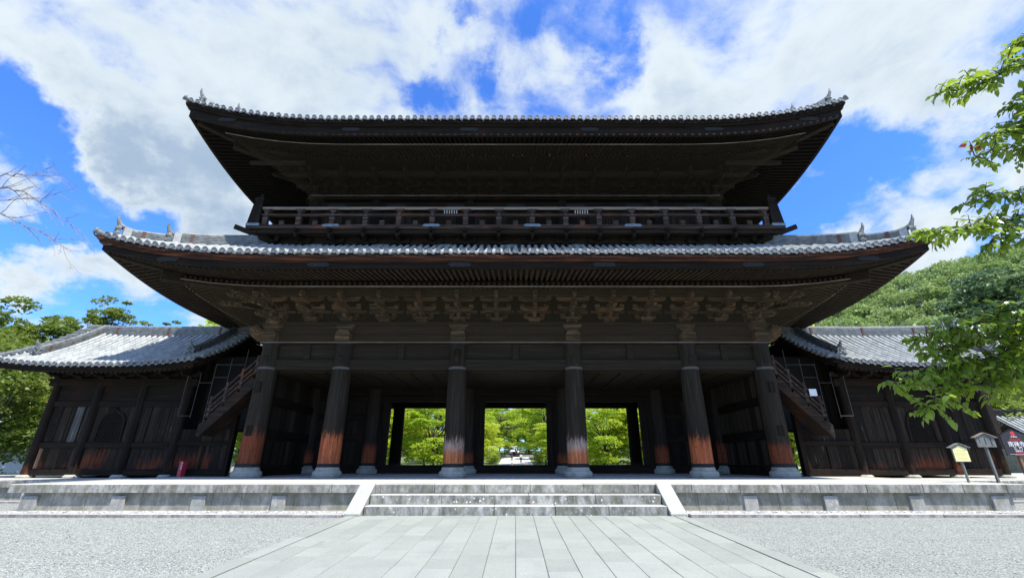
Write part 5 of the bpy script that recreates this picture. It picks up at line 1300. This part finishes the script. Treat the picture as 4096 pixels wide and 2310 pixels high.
# ------------------------------------------------------------------ foreground cherry tree on the right
def cherry():
    root = empty('cherry_tree', (9.3, 3.6, gz(3.6)), 'cherry tree at the right edge reaching leafy branches into the view', 'tree')
    g = np.random.default_rng(5); r = random.Random(9); t = MB(); red = []
    t.tube([(9.3, 3.6, -.3), (9.2, 3.6, 1.2), (9.0, 3.65, 2.4), (8.5, 3.7, 3.7), (8.2, 3.7, 5.2), (8.1, 3.8, 6.6)], [.24, .19, .16, .12, .08, .03], 12)
    sprays = [((8.1, 3.7, 5.4), [(6.6, 3.6, 5.25), (5.53, 3.6, 5.36), (5.18, 3.7, 5.2), (4.80, 3.8, 5.17)], .9),
              ((8.1, 3.7, 5.8), [(6.8, 3.6, 5.7), (6.1, 3.6, 5.78), (5.86, 3.6, 5.83)], .9),
              ((8.1, 3.7, 5.2), [(6.5, 3.7, 4.9), (5.75, 3.7, 4.95), (5.36, 3.7, 4.86)], .9),
              ((8.3, 3.7, 4.6), [(6.5, 3.7, 4.5), (5.5, 3.7, 4.62), (5.0, 3.75, 4.48)], .85),
              ((8.3, 3.7, 4.5), [(6.5, 3.7, 4.3), (5.4, 3.75, 4.42), (4.86, 3.8, 4.30)], .85),
              ((8.4, 3.7, 4.1), [(6.3, 3.8, 3.9), (5.3, 3.8, 3.93), (4.76, 4.0, 3.83)], .75),
              ((8.5, 3.7, 3.7), [(6.3, 3.8, 3.5), (5.1, 3.85, 3.60), (4.6, 3.9, 3.47), (4.23, 4.0, 3.47)], .9),
              ((8.5, 3.7, 3.6), [(6.4, 3.7, 3.4), (5.3, 3.8, 3.45), (4.75, 3.9, 3.33)], .8),
              ((8.7, 3.7, 3.1), [(6.3, 4.0, 2.8), (4.96, 4.1, 2.72), (4.57, 4.2, 2.58), (4.19, 4.4, 2.49)], 1.2),
              ((8.8, 3.7, 2.9), [(6.4, 4.2, 2.6), (5.2, 4.3, 2.52), (4.65, 4.4, 2.45), (4.35, 4.5, 2.36)], 1.2),
              ((8.9, 3.7, 2.6), [(6.3, 4.2, 2.4), (4.97, 4.3, 2.30), (4.43, 4.4, 2.19), (3.93, 4.6, 2.07)], 1.25),
              ((8.9, 3.7, 2.5), [(6.3, 4.3, 2.15), (4.95, 4.35, 2.06), (4.5, 4.45, 1.98), (4.12, 4.5, 1.80)], 1.2),
              ((8.9, 3.7, 2.6), [(6.6, 4.5, 2.5), (5.4, 4.6, 2.35), (4.8, 4.7, 2.25), (4.4, 4.8, 2.15)], 1.2),
              ((8.9, 3.7, 2.8), [(6.4, 4.0, 2.75), (5.3, 3.9, 2.62), (4.9, 3.9, 2.5)], 1.1),
              ((8.8, 3.7, 3.2), [(6.4, 4.0, 2.6), (5.6, 4.0, 2.42), (5.0, 4.05, 2.45)], 1.2),
              ((8.8, 3.7, 3.2), [(6.4, 4.3, 2.7), (5.7, 4.4, 2.75), (5.15, 4.5, 2.66)], 1.3),
              ((8.1, 3.7, 5.8), [(6.8, 3.5, 5.5), (6.0, 3.5, 5.55), (5.6, 3.5, 5.6)], 1.2),
              ((8.1, 3.7, 4.9), [(6.4, 3.6, 4.75), (5.7, 3.6, 4.75), (5.3, 3.7, 4.62)], 1.2),
              ((8.8, 3.7, 3.0), [(6.4, 4.4, 2.35), (5.5, 4.5, 2.2), (5.0, 4.6, 2.1)], 1.3),
              ((8.8, 3.7, 3.0), [(6.4, 4.1, 2.2), (5.4, 4.1, 2.15), (4.8, 4.15, 2.2)], 1.0)]
    for k in range(16):
        a_ = r.uniform(-1.2, 1.2); z_ = r.uniform(2.6, 6.6); L_ = r.uniform(1.6, 2.6)
        sprays.append(((8.6, 3.65, z_ - .3), [(8.6 + math.cos(a_) * L_ * .5, 3.65 + math.sin(a_) * L_ * .5, z_), (8.6 + math.cos(a_) * L_, 3.65 + math.sin(a_) * L_, z_ + .2)], 1.))
    pos_, dir_ = [], []
    def catmull(pts, n):
        out = []
        for i in range(len(pts) - 1):
            for k in range(n): out.append(Vector(pts[i]).lerp(Vector(pts[i + 1]), k / n))
        out.append(Vector(pts[-1])); return out
    def leaf_at(p, d): pos_.append(p); dir_.append(d)
    for st_, pts, den in sprays:
        path = catmull([st_] + pts, 6); n = len(path)
        for i in range(1, 6): path[i] = path[i] + Vector((0, .12 * math.sin(i * 1.1 + pts[0][2] * 5), .16 * math.sin(math.pi * i / 6)))
        for i in range(1, n - 1): path[i] = path[i] + Vector((r.uniform(-.02, .02), r.uniform(-.02, .02), r.uniform(-.02, .02)))
        t.tube(path, [max(.004, .036 * (1 - i / n) ** 1.5) for i in range(n)], 6)
        for i in range(3, n):
            p = path[i]; f = max(0, (i - 7) / (n - 7)); dv = (path[i] - path[i - 1]).normalized()
            nt_ = int((4.4 - 1.8 * f) * den) + (1 if r.random() < .5 else 0)
            if i == n - 1:
                for k in range(5): leaf_at(p + dv * .02 * k, (dv + Vector((r.uniform(-.5, .5), r.uniform(-.5, .5), r.uniform(-.7, .1)))).normalized())
            for k in range(nt_):
                ang = r.uniform(0, 6.28); sd = Vector((r.uniform(-.9, .3), math.cos(ang) * .8, math.sin(ang) * .55 - .1)).normalized()
                L = r.uniform(.12, .34) * (1.15 - .6 * f); e = p + sd * L + Vector((0, 0, -.04 * L))
                t.tube([p, (p + e) / 2 + Vector((0, 0, .02)), e], [.006, .0045, .003], 4, False)
                m_ = int(L / .035) + 2
                for q in range(m_):
                    pp = p.lerp(e, (q + .7) / m_); s_ = 1 if q % 2 else -1
                    side = sd.cross(Vector((0, 0, 1))).normalized() * s_
                    leaf_at(pp, (side * .8 + sd * .5 + Vector((r.uniform(-.3, .3), r.uniform(-.3, .3), r.uniform(-1.0, .05)))).normalized())
            if i % 1 == 0:
                for s_ in (-1, 1): leaf_at(p, (dv.cross(Vector((0, 0, 1))) * s_ + dv * .5 + Vector((0, 0, r.uniform(-.9, .1)))).normalized())
    P = np.array([tuple(p) for p in pos_]); D = np.array([tuple(d) for d in dir_]); n = len(P)
    up = np.tile(np.array([0, 0, 1.]), (n, 1)) + g.normal(0, .38, (n, 3)); S = np.cross(D, up); S /= np.linalg.norm(S, axis=1)[:, None]; N = np.cross(S, D)
    L = (g.uniform(.058, .112, n) * g.choice([.8, 1., 1.], n))[:, None]; W = L * g.uniform(.24, .31, n)[:, None]
    q = lambda a, b_, c: P + D * L * a + S * W * b_ + N * L * c
    V = np.stack([q(.08, 0, 0), q(.35, 0, .0), q(.68, 0, -.05), q(1.08, 0, -.22), q(.32, 1, .07), q(.66, .85, .0), q(.32, -1, .07), q(.66, -.85, .0)], 1).reshape(-1, 3)
    Fb = np.array([(0, 1, 4, 4), (1, 2, 5, 4), (2, 3, 5, 5), (0, 6, 1, 1), (1, 6, 7, 2), (2, 7, 3, 3)])
    F = []
    for k in range(n):
        o = k * 8; F += [(o, o + 1, o + 4), (o + 1, o + 2, o + 5, o + 4), (o + 2, o + 3, o + 5), (o, o + 6, o + 1), (o + 1, o + 6, o + 7, o + 2), (o + 2, o + 7, o + 3)]
    me = link_mesh('foliage', V, F, M['leaf_cherry'], root, tuple(ORG[root.name]))
    t.build('trunk', M['bark'], root)
    b_ = MB()
    for p, d in (((4.86, 3.78, 4.44), (-.4, 0, -.9)), ((4.90, 3.78, 4.44), (.2, -.1, -.95)), ((4.84, 3.80, 4.46), (-.9, .1, -.35))):
        p, d = Vector(p), Vector(d).normalized(); s_ = d.cross(Vector((0, 1, .2))).normalized()
        b_.add([p, p + d * .04 + s_ * .028, p + d * .11, p + d * .04 - s_ * .028], [(0, 1, 2, 3)])
    b_.build('red_leaf', M['leaf_red'], root)
cherry()
# ------------------------------------------------------------------ bare branches on the left
def bare():
    root = empty('bare_tree', (-13.5, 7, gz(7)), 'leafless tree whose thin grey twigs reach in at the left edge', 'tree')
    r = random.Random(17); t = MB()
    t.tube([(-13.5, 7, -.2), (-13.3, 7, 2), (-13, 7, 4), (-12.4, 7, 5.4)], [.2, .16, .12, .08], 10)
    def grow(p, d, L, rad, lev):
        n = max(3, int(L / .12)); path = [p]; dd = Vector(d).normalized()
        for i in range(n):
            dd = (dd + Vector((r.uniform(-.16, .16), r.uniform(-.16, .16), r.uniform(-.16, .12)))).normalized(); path.append(path[-1] + dd * (L / n))
        t.tube(path, [max(.0024, rad * .8 * (1 - .75 * i / n)) for i in range(n + 1)], 5)
        if lev > 0:
            for i in range(1, n + 1):
                if r.random() < (.62 if lev > 1 else .5):
                    s_ = Vector((r.uniform(.0, 1), r.uniform(-.8, .8), r.uniform(-.9, .6)))
                    grow(path[i], (dd * .8 + s_).normalized(), L * r.uniform(.22, .42), rad * .5, lev - 1)
    for p0, pts, rad in (((-12.4, 7, 5.4), [(-11, 7, 6.1), (-9.86, 7, 6.38), (-9.3, 7, 6.40), (-8.93, 7, 6.52)], .016), ((-12.4, 7, 5.4), [(-11, 7, 5.9), (-9.8, 7, 6.12), (-9.22, 7, 5.99), (-8.6, 7, 5.62), (-8.01, 7, 5.26)], .02), ((-12.6, 7, 5.0), [(-11, 7, 5.4), (-9.49, 7, 5.55), (-8.95, 7, 5.28), (-8.45, 7, 5.1), (-8.0, 7, 4.80)], .017), ((-12.4, 7, 5.4), [(-10.6, 7.2, 5.9), (-9.5, 7.2, 5.95), (-8.7, 7.1, 6.02)], .012)):
        path = [Vector(p0)] + [Vector(p) for p in pts]; full = []
        for i in range(len(path) - 1):
            for k in range(5): full.append(path[i].lerp(path[i + 1], k / 5) + Vector((r.uniform(-.015, .015), r.uniform(-.03, .03), r.uniform(-.02, .02))))
        full.append(path[-1]); n = len(full)
        t.tube(full, [max(.003, rad * 1.8 * (1 - i / n) ** 1.3) for i in range(n)], 6)
        for i in range(6, n):
            if r.random() < .8:
                dv = (full[i] - full[i - 1]).normalized(); s_ = Vector((r.uniform(-.1, .8), r.uniform(-.6, .6), r.choice([-1, 1]) * r.uniform(.3, .9)))
                grow(full[i], (dv * .9 + s_), r.uniform(.25, .75), .008, 1 if r.random() < .7 else 2)
    t.build('branches', M['bark_grey'], root)
bare()

# ------------------------------------------------------------------ people
def skin_obj(name, verts, edges, radii, mat, parent, loc):
    me = bpy.data.meshes.new(name); me.from_pydata(verts, edges, []); me.materials.append(M[mat])
    o = bpy.data.objects.new(name, me); COL.objects.link(o)
    o.modifiers.new('skin', 'SKIN'); 
    if not me.skin_vertices: me.attributes.new('skin', 'FLOAT', 'POINT')
    sv = me.skin_vertices[0].data
    for i, q in enumerate(radii): sv[i].radius = q if hasattr(q, '__len__') else (q, q)
    sv[0].use_root = True
    s_ = o.modifiers.new('subdivision', 'SUBSURF'); s_.levels = 2; s_.render_levels = 2
    if parent is not None: o.parent = parent; o.location = (0, 0, 0)
    ORG[o.name] = Vector(loc); return o
def person(label, x, y, z, face, top, legs, hair='hair', stride=.16, arm=None, skirt=False, lean=0., group=None):
    root = empty('person', (x, y, z), label, 'person', group, face); ORG[root.name] = Vector((x, y, z))
    s_ = stride; armR = arm or [(.21, .02, 1.12), (.20, .12, .90)]
    v = [(0, 0, .95), (0, .01, 1.15), (0, .01, 1.38), (0, 0, 1.47), (0, .01, 1.55), (0, .02, 1.66),
         (-.17, 0, 1.40), (-.22, -.02, 1.13), (-.21, .08, .90), (-.21, .12, .82), (.17, 0, 1.40), armR[0], armR[1], tuple(a + b_ for a, b_ in zip(armR[1], (0, .04, -.07 if not arm else .05))),
         (-.09, 0, .9), (-.10, s_ * .55, .50), (-.10, s_ * .6, .09), (-.10, s_ * .6 + .14, .03), (.09, 0, .9), (.10, -s_ * .2, .50), (.10, -s_, .10), (.10, -s_ + .14, .03)]
    e = [(0, 1), (1, 2), (2, 3), (3, 4), (4, 5), (2, 6), (6, 7), (7, 8), (8, 9), (2, 10), (10, 11), (11, 12), (12, 13), (0, 14), (14, 15), (15, 16), (16, 17), (0, 18), (18, 19), (19, 20), (20, 21)]
    rad = [(.14, .10), (.12, .085), (.15, .09), .055, .075, .075, .06, .042, .034, .03, .06, .042, .034, .03, .085, .06, .042, .035, .085, .06, .042, .035]
    skin_obj('body', v, e, rad, 'skin', root, (x, y, z))
    skin_obj('shirt', [v[0], v[1], v[2], v[6], v[7], v[10], v[11]], [(0, 1), (1, 2), (2, 3), (3, 4), (2, 5), (5, 6)], [(.165, .125), (.15, .115), (.17, .11), .075, .06, .075, .06], top, root, (x, y, z))
    if skirt: MB().lathe([(.13, 1.02), (.19, .85), (.24, .45), (.25, .3)], (0, 0, 0), 16, False).build('skirt', M[legs], root, (0, 0, 0)).location = (0, 0, 0)
    else: skin_obj('trousers', [v[0], v[14], v[15], v[16], v[18], v[19], v[20]], [(0, 1), (1, 2), (2, 3), (0, 4), (4, 5), (5, 6)], [(.16, .12), .10, .075, .06, .10, .075, .06], legs, root, (x, y, z))
    MB().lathe([(.0, .16), (.06, .15), (.10, .10), (.108, .03), (.095, -.05), (.06, -.09)], (0, -.01, 1.60), 12, False).build('hair', M[hair], root, (0, 0, 0), smooth=True).location = (0, 0, 0)
    for f_ in ('foot',):
        a = MB(); a.box(-.14, -.06, s_ * .6 - .05, s_ * .6 + .2, 0, .07, .015); a.box(.06, .14, -s_ - .05, -s_ + .2, 0, .07, .015); a = a.build('shoes', M['dark_cloth'], root, (0, 0, 0)); a.location = (0, 0, 0)
    return root
p1 = person('person in a white shirt and dark trousers walking away up the path', .98, 86, gz(86), 0., 'white_cloth', 'dark_cloth')
p2 = person('person in a blue top and dark trousers walking under a white parasol', -.74, 94, gz(94), .1, 'blue_cloth', 'dark_cloth', arm=[(.24, .12, 1.18), (.16, .28, 1.30)])
ps = empty('parasol', (-.62, 94.26, gz(94) + 1.35), 'open white parasol held by the walker on the left of the path', 'parasol')
MB().tube([(-.62, 94.26, gz(94) + 1.2), (-.60, 94.2, gz(94) + 2.1)], .012, 6).build('shaft', M['iron'], ps)
f = MB(); f.lathe([(.56, -.22), (.48, -.10), (.32, .02), (.14, .09), (.01, .11)], (-.60, 94.2, gz(94) + 2.0), 16, False)
f.build('canopy', M['white_cloth'], ps)
person('person in a pale top standing left of the incense burner', -1.18, 106, gz(106), 3.0, 'white_cloth', 'dark_cloth', stride=.02)
person('person in dark clothes bending at the front of the incense burner', .2, 109.6, gz(109), .3, 'dark_cloth', 'dark_cloth', stride=.05)
person('person in a pale shirt at the right side of the incense burner', .62, 109, gz(109), .2, 'white_cloth', 'dark_cloth', stride=.05)
person('person in a grey cap whose head shows just above the door sill, left', -.30, 40, gz(40) + .02, 0., 'grey_cloth', 'dark_cloth', 'grey_cloth')
person('person with black hair whose head shows just above the door sill, right', .70, 40, gz(40) - .02, 0., 'dark_cloth', 'dark_cloth')
